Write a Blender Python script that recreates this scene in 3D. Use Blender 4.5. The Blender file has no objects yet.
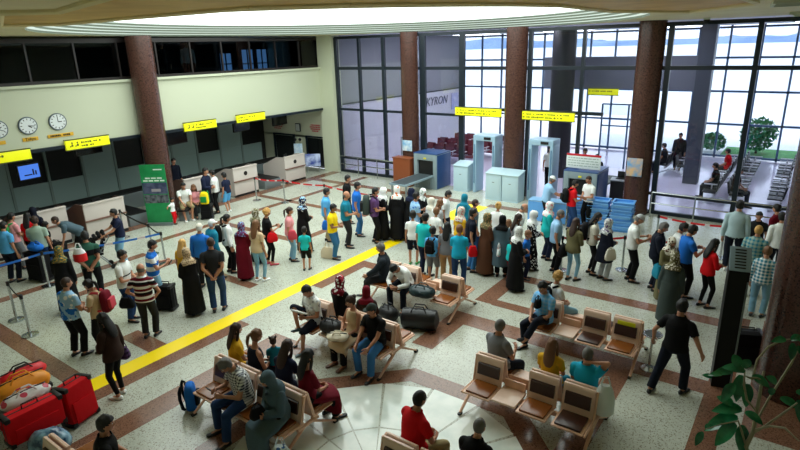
import bpy, bmesh, math, random
import numpy as np
from mathutils import Vector, Matrix
random.seed(7)
SC = bpy.context.scene
C = SC.collection
PI = math.pi

# ------------------------------------------------------------ camera
CAM_H = 5.8
F_PX, PITCH, ROLL, YAW = 562.0, math.radians(17.555), math.radians(-1.56), math.radians(36.27)
FWD = np.array([-math.sin(YAW)*math.cos(PITCH), math.cos(YAW)*math.cos(PITCH), -math.sin(PITCH)])
_r = np.array([math.cos(YAW), math.sin(YAW), 0.0]); _u = np.cross(_r, FWD)
RGT = math.cos(ROLL)*_r + math.sin(ROLL)*_u
UPV = -math.sin(ROLL)*_r + math.cos(ROLL)*_u
cam = bpy.data.cameras.new('camera'); cam.sensor_width = 36.0; cam.lens = F_PX/800*36.0
cam.clip_end = 3000
camo = bpy.data.objects.new('camera', cam); C.objects.link(camo)
M = Matrix(((RGT[0], UPV[0], -FWD[0], 0), (RGT[1], UPV[1], -FWD[1], 0), (RGT[2], UPV[2], -FWD[2], CAM_H), (0, 0, 0, 1)))
camo.matrix_world = M
SC.camera = camo
def fl(px, py, z=0.0):
    "ground point (at height z) that the photo shows at a pixel"
    d = FWD + (px-400)/F_PX*RGT - (py-225)/F_PX*UPV
    t = (z-CAM_H)/d[2]
    return np.array([d[0]*t, d[1]*t, z])

# ------------------------------------------------------------ materials
_mats = {}
def srgb(c):
    return tuple((x/12.92 if x <= 0.04045 else ((x+0.055)/1.055)**2.4) for x in c)
def mat(name, col, rough=0.6, metal=0.0, pat=None, col2=None, col3=None, scale=1.0, bump=0.0, bscale=30, coat=0.0, emit=0.0, spec=0.5):
    "col in 0..1 sRGB"
    key = (name, tuple(col), pat, tuple(col2 or ()), scale)
    if key in _mats: return _mats[key]
    m = bpy.data.materials.new(name); m.use_nodes = True
    nt = m.node_tree; b = nt.nodes['Principled BSDF']
    c = (*srgb(col), 1)
    b.inputs['Base Color'].default_value = c
    b.inputs['Roughness'].default_value = rough
    b.inputs['Metallic'].default_value = metal
    b.inputs['Coat Weight'].default_value = coat
    b.inputs['Specular IOR Level'].default_value = spec
    if emit:
        b.inputs['Emission Color'].default_value = c; b.inputs['Emission Strength'].default_value = emit
    L = nt.links.new
    def node(t, **kw):
        n = nt.nodes.new(t)
        for k, v in kw.items(): setattr(n, k, v)
        return n
    tc = node('ShaderNodeTexCoord')
    if pat:
        c2 = (*srgb(col2), 1)
        def mix(fac, a, bb):
            mx = node('ShaderNodeMix', data_type='RGBA')
            L(fac, mx.inputs[0])
            for k, v in ((6, a), (7, bb)):
                if isinstance(v, tuple): mx.inputs[k].default_value = v
                else: L(v, mx.inputs[k])
            return mx.outputs[2]
        def mth(op, a, v=None):
            q = node('ShaderNodeMath', operation=op)
            if isinstance(a, (int, float)): q.inputs[0].default_value = a
            else: L(a, q.inputs[0])
            if v is not None:
                if isinstance(v, (int, float)): q.inputs[1].default_value = v
                else: L(v, q.inputs[1])
            return q.outputs[0]
        sp = node('ShaderNodeSeparateXYZ'); L(tc.outputs['Object'], sp.inputs[0])
        if pat == 'stripe':
            fr = mth('FRACT', mth('MULTIPLY', sp.outputs[2], scale))
            out = mix(mth('GREATER_THAN', fr, 0.5), c, c2)
            if col3:
                fr2 = mth('FRACT', mth('ADD', mth('MULTIPLY', sp.outputs[2], scale*0.5), 0.12))
                out = mix(mth('GREATER_THAN', fr2, 0.72), out, (*srgb(col3), 1))
        elif pat == 'plaid':
            a1 = mth('GREATER_THAN', mth('FRACT', mth('MULTIPLY', sp.outputs[0], scale)), 0.55)
            a2 = mth('GREATER_THAN', mth('FRACT', mth('MULTIPLY', sp.outputs[2], scale)), 0.55)
            out = mix(mth('MULTIPLY', mth('ADD', a1, a2), 0.5), c, c2)
        elif pat == 'band':       # one band across the chest (heights in metres)
            z0, z1 = scale
            g = mth('MULTIPLY', mth('GREATER_THAN', sp.outputs[2], z0), mth('LESS_THAN', sp.outputs[2], z1))
            out = mix(g, c, c2)
        elif pat == 'print':
            vo = node('ShaderNodeTexVoronoi'); vo.inputs['Scale'].default_value = scale
            L(tc.outputs['Object'], vo.inputs['Vector'])
            g = mth('LESS_THAN', vo.outputs['Distance'], 0.36)
            out = mix(g, c, c2)
            if col3:
                nz = node('ShaderNodeTexNoise'); nz.inputs['Scale'].default_value = scale*0.6
                L(tc.outputs['Object'], nz.inputs['Vector'])
                out = mix(mth('GREATER_THAN', nz.outputs[0], 0.58), out, (*srgb(col3), 1))
        elif pat == 'noise':
            nz = node('ShaderNodeTexNoise'); nz.inputs['Scale'].default_value = scale; nz.inputs['Detail'].default_value = 6
            L(tc.outputs['Object'], nz.inputs['Vector'])
            rp = node('ShaderNodeMapRange'); rp.inputs[1].default_value = 0.38; rp.inputs[2].default_value = 0.62
            L(nz.outputs[0], rp.inputs[0])
            out = mix(rp.outputs[0], c, c2)
        elif pat == 'speck':      # terrazzo / granite
            vo = node('ShaderNodeTexVoronoi'); vo.inputs['Scale'].default_value = scale
            L(tc.outputs['Object'], vo.inputs['Vector'])
            sv = node('ShaderNodeSeparateColor'); L(vo.outputs['Color'], sv.inputs[0])
            out = mix(sv.outputs[0], c, c2)
            nz = node('ShaderNodeTexNoise'); nz.inputs['Scale'].default_value = 1.3; nz.inputs['Detail'].default_value = 4
            L(tc.outputs['Object'], nz.inputs['Vector'])
            c3 = (*srgb(col3), 1) if col3 else c
            out = mix(mth('GREATER_THAN', sv.outputs[1], 0.86), out, c3)
            hv = node('ShaderNodeHueSaturation'); L(out, hv.inputs['Color'])
            L(mth('ADD', mth('MULTIPLY', nz.outputs[0], 0.3), 0.85), hv.inputs['Value'])
            out = hv.outputs[0]
        L(out, b.inputs['Base Color'])
    if bump:
        nz = node('ShaderNodeTexNoise'); nz.inputs['Scale'].default_value = bscale; nz.inputs['Detail'].default_value = 3
        L(tc.outputs['Object'], nz.inputs['Vector'])
        bp = node('ShaderNodeBump'); bp.inputs['Strength'].default_value = bump; bp.inputs['Distance'].default_value = 0.02
        L(nz.outputs[0], bp.inputs['Height']); L(bp.outputs[0], b.inputs['Normal'])
    _mats[key] = m
    return m
def emat(name, col, strength):
    m = bpy.data.materials.new(name); m.use_nodes = True; nt = m.node_tree
    nt.nodes.clear(); e = nt.nodes.new('ShaderNodeEmission'); o = nt.nodes.new('ShaderNodeOutputMaterial')
    e.inputs[0].default_value = (*srgb(col), 1); e.inputs[1].default_value = strength
    nt.links.new(e.outputs[0], o.inputs[0]); return m
def glass_mat(name, tint, refl=0.08):
    m = bpy.data.materials.new(name); m.use_nodes = True; nt = m.node_tree
    nt.nodes.clear()
    o = nt.nodes.new('ShaderNodeOutputMaterial'); t = nt.nodes.new('ShaderNodeBsdfTransparent'); g = nt.nodes.new('ShaderNodeBsdfGlossy')
    x = nt.nodes.new('ShaderNodeMixShader'); f = nt.nodes.new('ShaderNodeFresnel'); f.inputs[0].default_value = 1.45
    t.inputs[0].default_value = (*srgb(tint), 1); g.inputs['Roughness'].default_value = 0.02
    nt.links.new(f.outputs[0], x.inputs[0]); nt.links.new(t.outputs[0], x.inputs[1]); nt.links.new(g.outputs[0], x.inputs[2])
    nt.links.new(x.outputs[0], o.inputs[0]); return m

# ------------------------------------------------------------ mesh builder
class MB:
    def __init__(s): s.v = []; s.f = []; s.m = []
    def add(s, vs, fs, mi=0):
        o = len(s.v); s.v += [tuple(map(float, p)) for p in vs]
        s.f += [tuple(i+o for i in f) for f in fs]
        s.m += [mi]*len(fs) if isinstance(mi, int) else list(mi)
        return s
    def loft(s, rings, mi=0, cap=True):
        n = len(rings[0]); vs = [p for r in rings for p in r]; fs = []
        for k in range(len(rings)-1):
            for i in range(n):
                j = (i+1) % n
                fs.append((k*n+i, k*n+j, (k+1)*n+j, (k+1)*n+i))
        if cap:
            fs.append(tuple(reversed(range(n)))); fs.append(tuple(range((len(rings)-1)*n, len(rings)*n)))
        return s.add(vs, fs, mi)
    def path(s, pts, rad, seg=8, mi=0, flat=1.0, cap=True):
        "tube along a polyline; rad number or list; flat scales the second axis"
        P = [np.array(p, float) for p in pts]; n = len(P)
        R = [rad]*n if isinstance(rad, (int, float)) else list(rad)
        rings = []; prev = None
        for k in range(n):
            t = P[min(k+1, n-1)]-P[max(k-1, 0)]; t /= (np.linalg.norm(t)+1e-9)
            if prev is None:
                a = np.array([0, 0, 1.0]) if abs(t[2]) < 0.9 else np.array([1.0, 0, 0])
            else: a = prev
            a = a-t*(a@t); a /= (np.linalg.norm(a)+1e-9); prev = a; b = np.cross(t, a)
            rings.append([P[k]+R[k]*(math.cos(w)*a*flat+math.sin(w)*b) for w in [2*PI*i/seg for i in range(seg)]])
        return s.loft(rings, mi, cap)
    def caps(s, p0, p1, r0, r1, seg=10, mi=0):
        "tapered capsule"
        p0 = np.array(p0, float); p1 = np.array(p1, float); t = p1-p0; L = np.linalg.norm(t); t = t/(L+1e-9)
        pts = []; rr = []
        for a in (80, 45, 0): pts.append(p0-t*r0*math.sin(math.radians(a))); rr.append(r0*math.cos(math.radians(a)))
        for a in (0, 45, 80): pts.append(p1+t*r1*math.sin(math.radians(a))); rr.append(r1*math.cos(math.radians(a)))
        return s.path(pts, rr, seg, mi)
    def ell(s, c, r, nu=12, nv=8, mi=0, mtx=None):
        c = np.array(c, float); rings = []
        for k in range(nv+1):
            ph = PI*(0.02+0.96*k/nv)
            ring = [np.array([r[0]*math.sin(ph)*math.cos(2*PI*i/nu), r[1]*math.sin(ph)*math.sin(2*PI*i/nu), -r[2]*math.cos(ph)]) for i in range(nu)]
            if mtx is not None: ring = [mtx@p for p in ring]
            rings.append([p+c for p in ring])
        return s.loft(rings, mi)
    def cyl(s, c, r, h, seg=24, mi=0, r2=None):
        r2 = r if r2 is None else r2
        return s.loft([[(c[0]+q*math.cos(2*PI*i/seg), c[1]+q*math.sin(2*PI*i/seg), z) for i in range(seg)] for q, z in ((r, c[2]), (r2, c[2]+h))], mi)
    def box(s, c, d, mi=0, bev=0.0, rz=0.0, mtx=None):
        "centre, full size"
        bm = bmesh.new(); bmesh.ops.create_cube(bm, size=1.0)
        for v in bm.verts: v.co = Vector((v.co.x*d[0], v.co.y*d[1], v.co.z*d[2]))
        if bev > 0:
            bmesh.ops.bevel(bm, geom=list(bm.edges), offset=min(bev, 0.45*min(d)), segments=2, affect='EDGES', profile=0.6)
        bm.verts.index_update()
        R = Matrix.Rotation(rz, 3, 'Z') if mtx is None else mtx
        vs = [tuple(R@v.co+Vector(c)) for v in bm.verts]; fs = [tuple(v.index for v in f.verts) for f in bm.faces]
        bm.free(); return s.add(vs, fs, mi)
    def quad(s, *p, mi=0): return s.add(p, [(0, 1, 2, 3)], mi)
    def mesh(s, name, mats, smooth=True, ang=40):
        me = bpy.data.meshes.new(name); me.from_pydata(s.v, [], s.f)
        for m in (mats if isinstance(mats, (list, tuple)) else [mats]): me.materials.append(m)
        me.polygons.foreach_set('material_index', s.m)
        if smooth:
            me.polygons.foreach_set('use_smooth', [True]*len(me.polygons))
            me.update()
            try: me.set_sharp_from_angle(angle=math.radians(ang))
            except Exception: pass
        me.update(); return me
    def obj(s, name, mats, parent=None, smooth=True, **kw):
        o = bpy.data.objects.new(name, s.mesh(name, mats, smooth)); C.objects.link(o)
        if parent is not None: o.parent = parent
        for k, v in kw.items(): o[k] = v
        return o
def tag(o, label=None, cat=None, group=None, kind=None):
    if label: o['label'] = label
    if cat: o['category'] = cat
    if group: o['group'] = group
    if kind: o['kind'] = kind
    return o
def empty(name, loc=(0, 0, 0), rz=0.0, label=None, cat=None, group=None):
    o = bpy.data.objects.new(name, None); C.objects.link(o)
    o.empty_display_size = 0.1
    o.location = loc; o.rotation_euler = (0, 0, rz)
    return tag(o, label, cat, group)
def struct(mb, name, mats, smooth=False, parent=None):
    o = mb.obj(name, mats, parent, smooth)
    if parent is None: o['kind'] = 'structure'
    return o
def copy_tree(o, parent=None):
    c = o.copy(); C.objects.link(c)
    if parent is not None: c.parent = parent
    for ch in list(o.children): copy_tree(ch, c)
    return c
def text_mesh(txt, size, depth=0.004, align='CENTER', bold=False):
    cu = bpy.data.curves.new('t', 'FONT'); cu.body = txt; cu.size = size; cu.align_x = align; cu.align_y = 'CENTER'; cu.extrude = depth
    cu.resolution_u = 2
    if bold: cu.offset = size*0.02
    o = bpy.data.objects.new('t', cu); C.objects.link(o)
    bpy.context.view_layer.update()
    me = bpy.data.meshes.new_from_object(o.evaluated_get(bpy.context.evaluated_depsgraph_get()))
    bpy.data.objects.remove(o); bpy.data.curves.remove(cu)
    return me
DOME_L, SKY_L, SUN_L, EXPO = 3.7, 2.3, 1.6, 0.0
# ------------------------------------------------------------ palette
cream = mat('cream terrazzo', (0.76, 0.775, 0.72), 0.2, pat='speck', col2=(0.69, 0.705, 0.65), col3=(0.55, 0.53, 0.47), scale=60)
white_marble = mat('white marble', (0.93, 0.95, 0.92), 0.1, pat='noise', col2=(0.84, 0.88, 0.85), scale=2.5)
brown_stone = mat('brown granite band', (0.55, 0.40, 0.32), 0.2, pat='speck', col2=(0.46, 0.32, 0.25), col3=(0.36, 0.25, 0.20), scale=60)
granite = mat('dark red granite', (0.35, 0.23, 0.195), 0.25, pat='speck', col2=(0.27, 0.175, 0.15), col3=(0.17, 0.115, 0.10), scale=50)
yellow_paint = mat('yellow floor paint', (1.0, 0.87, 0.0), 0.35, bump=0.05, bscale=60)
wall_cream = mat('cream painted wall', (0.77, 0.79, 0.69), 0.6, bump=0.03, bscale=60)
wall_green = mat('grey green panel', (0.55, 0.64, 0.63), 0.35, bump=0.02)
dark_void = mat('black opening', (0.035, 0.04, 0.045), 0.4)
dark_brown = mat('dark brown timber', (0.10, 0.065, 0.055), 0.4, bump=0.05)
frame_blue = mat('blue black window frame', (0.06, 0.11, 0.15), 0.35)
frame_light = mat('blue grey window frame', (0.27, 0.38, 0.52), 0.35)
ceil_beige = mat('beige ceiling', (0.90, 0.86, 0.70), 0.7, pat='noise', col2=(0.87, 0.82, 0.66), scale=0.8)
ceil_gold = mat('ochre ceiling panel', (0.84, 0.68, 0.32), 0.55, pat='noise', col2=(0.78, 0.61, 0.26), scale=1.5)
plaster = mat('pale plaster ring', (0.84, 0.86, 0.78), 0.7)
hall_grey = mat('lilac grey wall', (0.56, 0.56, 0.59), 0.5)
hall_pale = mat('pale wall', (0.90, 0.89, 0.92), 0.5)
hall_floor = mat('polished hall floor', (0.87, 0.86, 0.95), 0.12)
apron_m = mat('pale concrete apron', (0.93, 0.93, 0.94), 0.8, pat='noise', col2=(0.86, 0.87, 0.89), scale=0.02)
chrome = mat('brushed steel', (0.75, 0.77, 0.78), 0.25, metal=1.0)
black_m = mat('matt black', (0.04, 0.04, 0.045), 0.5)
glass = glass_mat('clear glass', (0.955, 0.97, 0.985))
dark_glass = glass_mat('dark tinted glass', (0.62, 0.68, 0.70))

GY = 20.5          # plane of the big window wall
CZ = 6.4           # ceiling height
WX = -19.4         # plane of the fascia on the check-in side

# ------------------------------------------------------------ floor with its inlaid bands
struct(MB().quad((-25, -2.5, 0), (5, -2.5, 0), (5, GY, 0), (-25, GY, 0)), 'floor', cream)
bands = [(-15.9, -9.77, 3.62, 3.97), (-15.95, -15.62, 3.97, 8.4), (-11.32, -9.43, 5.14, 5.55), (-9.77, -9.43, 3.62, 7.1), (-8.62, -8.1, 1.2, 7.14),
    (-8.1, -7.4, 6.72, 7.14), (-9.85, -9.43, 9.4, 11.5), (-9.43, -7.6, 11.12, 11.5), (-5.95, -5.45, 8.4, 10.18), (-5.45, -1.95, 9.66, 10.18), (-5.85, -5.4, 10.9, 12.9),
    (-5.4, -3.9, 10.86, 11.18), (-5.4, -0.75, 12.5, 12.9), (-0.76, -0.38, 1.0, 13.2), (-1.95, -0.76, 9.7, 10.16), (-2.35, -1.95, 2.5, 9.66), (-0.14, 1.4, 8.9, 13.3),
    (-18.9, -18.4, 4.0, 20.3), (-16.75, -16.45, 9.0, 20.0), (-16.45, -12.5, 11.55, 11.85), (-12.8, -12.5, 11.85, 14.2), (-18.4, -12.5, 14.9, 15.2), (-18.4, -9.8, 18.3, 18.7),
    (-9.4, -4.0, 18.3, 18.7), (-14.3, -11.0, 8.4, 8.7), (-14.6, -14.3, 5.6, 8.7), (-13.9, -10.2, 1.6, 1.95), (-4.9, -4.5, 2.0, 4.3), (-6.0, -3.6, 1.6, 1.9)]
b = MB()
for i, (x0, x1, y0, y1) in enumerate(bands):
    z = 0.002+0.0002*(i % 3)
    b.quad((x0, y0, z), (x1, y0, z), (x1, y1, z), (x0, y1, z))
def oct_ring(cx, cy, r0, r1, z, mbx):
    "diagonal sides of the octagonal border round the medallion"
    for k in range(8):
        a0, a1 = PI/8+k*PI/4, PI/8+(k+1)*PI/4
        mbx.quad(*[(cx+r*math.cos(a), cy+r*math.sin(a), z) for r, a in ((r0, a0), (r1, a0), (r1, a1), (r0, a1))])
MED = (-4.25, 5.0)
oct_ring(*MED, 2.42, 2.86, 0.0026, b)
struct(b, 'trim_1', brown_stone)
b = MB()
for k in range(16):
    a0, a1 = PI/16+k*PI/8+0.012, PI/16+(k+1)*PI/8-0.012
    for r0, r1 in ((0.15, 1.05), (1.08, 2.3)):
        b.quad(*[(MED[0]+r*math.cos(a), MED[1]+r*math.sin(a), 0.0032) for r, a in ((r0, a0), (r1, a0), (r1, a1), (r0, a1))])
struct(b, 'trim_2', white_marble)
b = MB().quad((-10.2, 3.5, 0.0045), (-9.77, 3.5, 0.0045), (-9.77, 16.2, 0.0045), (-10.2, 16.2, 0.0045))
b.quad((-10.2, 16.2, 0.0045), (-9.3, 16.2, 0.0045), (-9.3, 18.3, 0.0045), (-10.2, 18.3, 0.0045))
tag(b.obj('floor_line', yellow_paint, smooth=False), 'yellow painted waiting line running along the speckled floor', 'floor line')

# ------------------------------------------------------------ ceiling with the round skylight dome
DC, DR = (-11.48, 13.42), 8.15
b = MB(); N = 96
ring = [(DC[0]+DR*math.cos(2*PI*i/N), DC[1]+DR*math.sin(2*PI*i/N), CZ) for i in range(N)]
def sq(a):   # outline of the room along a direction from the dome centre
    c, s = math.cos(a), math.sin(a); ts = []
    if c > 1e-9: ts.append((5-DC[0])/c)
    if c < -1e-9: ts.append((-25-DC[0])/c)
    if s > 1e-9: ts.append((GY+0.3-DC[1])/s)
    if s < -1e-9: ts.append((-2.5-DC[1])/s)
    t = min(ts); return (DC[0]+c*t, DC[1]+s*t, CZ)
angs = sorted([2*PI*i/N for i in range(N)]+[math.atan2(y-DC[1], x-DC[0]) % (2*PI) for x in (-25, 5) for y in (-2.5, GY+0.3)])
for a0, a1 in zip(angs, angs[1:]+[angs[0]+2*PI]):
    p = lambda a: (DC[0]+DR*math.cos(a), DC[1]+DR*math.sin(a), CZ)
    b.quad(p(a0), p(a1), sq(a1), sq(a0))
struct(b, 'ceiling', ceil_beige)
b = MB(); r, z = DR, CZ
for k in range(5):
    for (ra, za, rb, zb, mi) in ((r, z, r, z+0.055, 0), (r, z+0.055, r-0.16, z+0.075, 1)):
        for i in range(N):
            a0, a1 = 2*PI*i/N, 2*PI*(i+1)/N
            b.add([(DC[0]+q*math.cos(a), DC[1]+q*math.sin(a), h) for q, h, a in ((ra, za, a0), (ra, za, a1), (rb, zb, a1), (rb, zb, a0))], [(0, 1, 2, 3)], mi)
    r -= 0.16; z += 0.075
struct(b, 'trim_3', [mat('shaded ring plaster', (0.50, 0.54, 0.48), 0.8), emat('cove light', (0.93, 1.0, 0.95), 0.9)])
b = MB()
disc = [(DC[0]+r*math.cos(2*PI*i/N), DC[1]+r*math.sin(2*PI*i/N), z) for i in range(N)]
b.add(disc, [tuple(reversed(range(N)))])
dome = b.obj('dome_light', emat('daylight diffuser', (0.96, 1.0, 0.98), DOME_L), smooth=False)
tag(dome, 'huge round white luminous dome recessed in the beige ceiling', 'ceiling light')
def ceil_pts(px, z): return [tuple(fl(x, y, z)) for x, y in px]
gp = [(0, 24), (60, 23), (130, 16.5), (250, 6), (350, 3), (480, 2), (560, 4), (610, 10), (690, 11), (757, 2), (720, -12), (560, -30), (300, -30), (120, -8), (60, 10), (0, 11.5)]
lo = ceil_pts(gp, CZ-0.012); c_ = np.mean(lo, axis=0)
b = MB(); n = len(lo)      # ochre coffer panel with a pale moulding round it
b.add(lo, [tuple(range(n))], 0)
for k in range(n):
    p, q = np.array(lo[k]), np.array(lo[(k+1) % n])
    b.path([p, q], 0.055, 6, 1)
struct(b, 'trim_4', [ceil_gold, mat('pale moulding', (0.92, 0.86, 0.66), 0.6)])
# ceiling fittings near the right hand windows
for (x, y, w, d, rz, lab) in ((-0.62, 12.6, 0.5, 1.3, 0.1, 'black slotted air grille in the beige ceiling near the big granite column'),
                              (-0.62, 19.2, 0.45, 2.0, 0.0, 'black slotted air grille in the ceiling beside the window wall')):
    v = empty('ceiling_vent', (x, y, CZ), rz, lab, 'air vent', 'ceiling air vents')
    f = MB(); f.box((0, 0, -0.03), (w, d, 0.04), 0); f.obj('grille_back', black_m, v)
    f = MB()
    for sx in (-1, 1): f.box((sx*w/2, 0, -0.04), (0.05, d+0.1, 0.06))
    for sy in (-1, 1): f.box((0, sy*d/2, -0.04), (w+0.05, 0.05, 0.06))
    for k in range(8): f.box((0, -d/2+(k+0.5)*d/8, -0.045), (w, 0.02, 0.03))
    f.obj('grille_frame', plaster, v)
v = empty('security_camera', (-3.0, 19.9, CZ), 0, 'small black dome camera hanging from the ceiling by the window wall', 'camera')
MB().cyl((0, 0, -0.05), 0.1, 0.05, 16).obj('mount', plaster, v)
MB().ell((0, 0, -0.09), (0.09, 0.09, 0.09)).obj('dome_cover', black_m, v)

# ------------------------------------------------------------ room shell behind and beside the viewer
struct(MB().box((-10, -2.6, 3.4), (30, 0.2, 6.8)), 'wall_back', wall_cream)
struct(MB().box((5.1, 15, 3.4), (0.2, 35.4, 6.8)), 'wall_right', wall_cream)
struct(MB().box((-25.1, 9, 3.4), (0.2, 23.4, 6.8)), 'wall_left', mat('dim wall', (0.30, 0.33, 0.32), 0.6))
struct(MB().box((-10.0, 15, 7.35), (30.6, 36, 0.1)), 'roof', plaster)

# ------------------------------------------------------------ check-in side: fascia, gallery glazing, recess
b = MB().box((WX-0.15, 9.0, 3.97), (0.3, 23.2, 1.9)).box((WX-0.1, 9.0, 4.95), (0.42, 23.2, 0.08), 0)
struct(b, 'wall_fascia', wall_cream)
struct(MB().box((WX+0.05, 9.0, 3.03), (0.12, 23.0, 0.1)), 'trim_5', frame_blue)
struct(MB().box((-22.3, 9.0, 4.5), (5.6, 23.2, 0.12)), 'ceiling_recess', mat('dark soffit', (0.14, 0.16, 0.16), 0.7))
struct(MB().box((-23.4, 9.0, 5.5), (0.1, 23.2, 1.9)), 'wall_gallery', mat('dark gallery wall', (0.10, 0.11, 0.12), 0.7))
b = MB()
for k in range(17): b.box((WX-0.1, -2.2+k*1.42, 5.62), (0.08, 0.055, 1.28))
b.box((WX-0.1, 9, 5.03), (0.12, 23, 0.1)); b.box((WX-0.1, 9, 6.27), (0.12, 23, 0.14))
w1 = struct(b, 'window_1', dark_brown)
struct(MB().box((WX-0.12, 9, 5.62), (0.015, 23, 1.2)), 'pane', dark_glass, parent=w1)
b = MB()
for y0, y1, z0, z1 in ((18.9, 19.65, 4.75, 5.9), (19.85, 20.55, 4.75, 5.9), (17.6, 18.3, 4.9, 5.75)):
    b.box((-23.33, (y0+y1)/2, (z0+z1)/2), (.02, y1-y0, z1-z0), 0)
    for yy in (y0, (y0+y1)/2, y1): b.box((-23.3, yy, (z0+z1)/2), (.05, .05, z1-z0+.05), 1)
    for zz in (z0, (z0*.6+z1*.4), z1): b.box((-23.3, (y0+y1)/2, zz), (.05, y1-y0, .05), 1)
struct(b, 'window_5', [emat('blue window glow', (.45, .62, .85), 1.6), frame_blue])  # opaque panes glow on the solid wall, put in for bluish window light
# end wall with two dark doors, beside the glass
ex0, ex1, ey = -25.0, -18.55, GY+0.1
b = MB()
b.box(((ex0+ex1)/2, ey+0.1, 3.95), (ex1-ex0, 0.25, 4.9))
b.box((-24.2, ey+0.1, 0.8), (1.7, 0.25, 1.6)); b.box((-21.35, ey+0.1, 0.8), (0.85, 0.25, 1.6)); b.box((-18.98, ey+0.1, 0.8), (0.9, 0.25, 1.6))
struct(b, 'wall_end', wall_cream)
struct(MB().box((-21.9, 21.0, 3.2), (6.3, 0.2, 6.6)), 'wall_leak_block', dark_void)  # unseen dark backing added to stop light leaking round the doors
struct(MB().box((-19.0, GY-0.08, 3.2), (0.9, 0.35, 6.4)), 'pillar', wall_cream)
for i, (x0, x1) in enumerate(((-23.33, -21.78), (-20.9, -19.43))):
    b = MB()
    for x in (x0, x1): b.box((x, ey-0.03, 0.8), (0.07, 0.1, 1.6))
    b.box(((x0+x1)/2, ey-0.03, 1.57), (x1-x0, 0.1, 0.08))
    d = struct(b, 'door_%d' % (i+1), frame_blue)
    struct(MB().box(((x0+x1)/2-0.36, ey+0.05, 0.78), ((x1-x0)/2-0.03, 0.05, 1.54), 0, 0.01).box(((x0+x1)/2+0.36, ey+0.05, 0.78), ((x1-x0)/2-0.03, 0.05, 1.54), 0, 0.01), 'leaf', dark_void, parent=d)
# back wall of the recess: grey green panels with dark openings
bx = -24.0
b = MB().box((bx-0.1, 9, 2.2), (0.1, 23, 4.6), 1)
y = 4.0; pk = 0
kinds = [0, 1, 0, 1, 1, 0, 1, 0, 0, 1, 0, 1]
while y < 20.2:
    w = 1.35
    b.box((bx, y+w/2, 0.55), (0.08, w-0.06, 1.1), 0, 0.01)
    if kinds[pk % 12] == 0: b.box((bx, y+w/2, 2.05), (0.08, w-0.06, 1.9), 0, 0.01)
    b.box((bx+0.03, y, 1.5), (0.1, 0.09, 3.0), 2)
    y += w; pk += 1
b.box((bx+0.03, 12, 3.02), (0.1, 17, 0.12), 2)
struct(b, 'wall_recess', [wall_green, dark_void, mat('grey green frame', (0.48, 0.55, 0.53), 0.35)])

for k, y in enumerate((5.5, 8.3, 13.2, 16.0, 18.8)):
    e = empty('ceiling_fill', (-21.2, y, 4.44), 0, '%s added fill lamp under the soffit behind the check-in fascia, counted from the photo edge' % ('first', 'second', 'third', 'fourth', 'fifth')[k], 'ceiling light', 'added fill lamps behind the fascia')  # unseen lamps added under the soffit to brighten the recess
    MB().box((0, 0, -.02), (.24, 1.5, .05), 0, .01).obj('housing', plaster, e); MB().box((0, 0, -.05), (.16, 1.4, .02)).obj('diffuser', emat('fill lamp glow', (1, 1, .97), 11.0), e)
# ------------------------------------------------------------ granite columns
def column(name, x, y, r, z1=CZ):
    b = MB().cyl((x, y, 0), r, z1, 40).cyl((x, y, 0), r+0.03, 0.12, 40)
    return struct(b, name, granite, smooth=True)
for k, (x, y, r) in enumerate(((-19.05, 11.15, 0.43), (-14.2, GY-0.15, 0.38), (-9.3, GY-0.15, 0.4), (-4.6, GY-0.15, 0.42), (0.42, 10.6, 0.52))):
    column('column_%d' % (k+1), x, y, r)
struct(MB().box((-3.75, 26.0, 3.2), (0.55, 0.55, 6.4)), 'column_6', mat('slate blue column', (0.27, 0.29, 0.35), 0.4))
struct(MB().cyl((-9.05, 24.6, 0), 0.5, CZ, 32), 'column_7', mat('dark column', (0.13, 0.13, 0.16), 0.4), smooth=True)

# ------------------------------------------------------------ the big window wall
b = MB()
xs_main = [(-18.47, .16), (-17.08, .12), (-15.7, .14), (-13.62, .26), (-11.72, .22), (-8.82, .14), (-6.83, .12), (-4.05, .16), (-1.62, .14), (0.9, .14), (2.6, .14), (4.5, .14)]
for x, w in xs_main: b.box((x, GY, 3.15), (w, 0.14, 6.3))
for z, h in ((4.93, 0.13), (0.72, 0.1), (6.28, 0.12), (0.06, 0.12)):
    for x0, x1 in ((-18.5, -14.55), (-13.85, -9.68), (-8.92, -5.0), (-4.2, 4.6)):
        if z < 1.0 and (x0 in (-13.85, -8.92)): continue
        b.box(((x0+x1)/2, GY, z), (x1-x0, 0.12, h))
b.box((-16.5, GY, 3.05), (4.0, 0.1, 0.1)); b.box((-12.7, GY, 3.05), (2.0, 0.1, 0.1)); b.box((-9.0, GY, 3.35), (6, 0.1, 0.12))
win = struct(b, 'window_2', frame_blue)
b = MB()
for x0, x1, z0 in ((-18.5, -14.55, 0.1), (-13.85, -11.72, 0.1), (-11.72, -9.68, 3.35), (-8.92, -5.0, 3.35), (-4.2, 4.6, 0.1)):
    b.box(((x0+x1)/2, GY, (z0+6.28)/2), (x1-x0, 0.012, 6.28-z0))
struct(b, 'pane', glass, parent=win)

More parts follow.
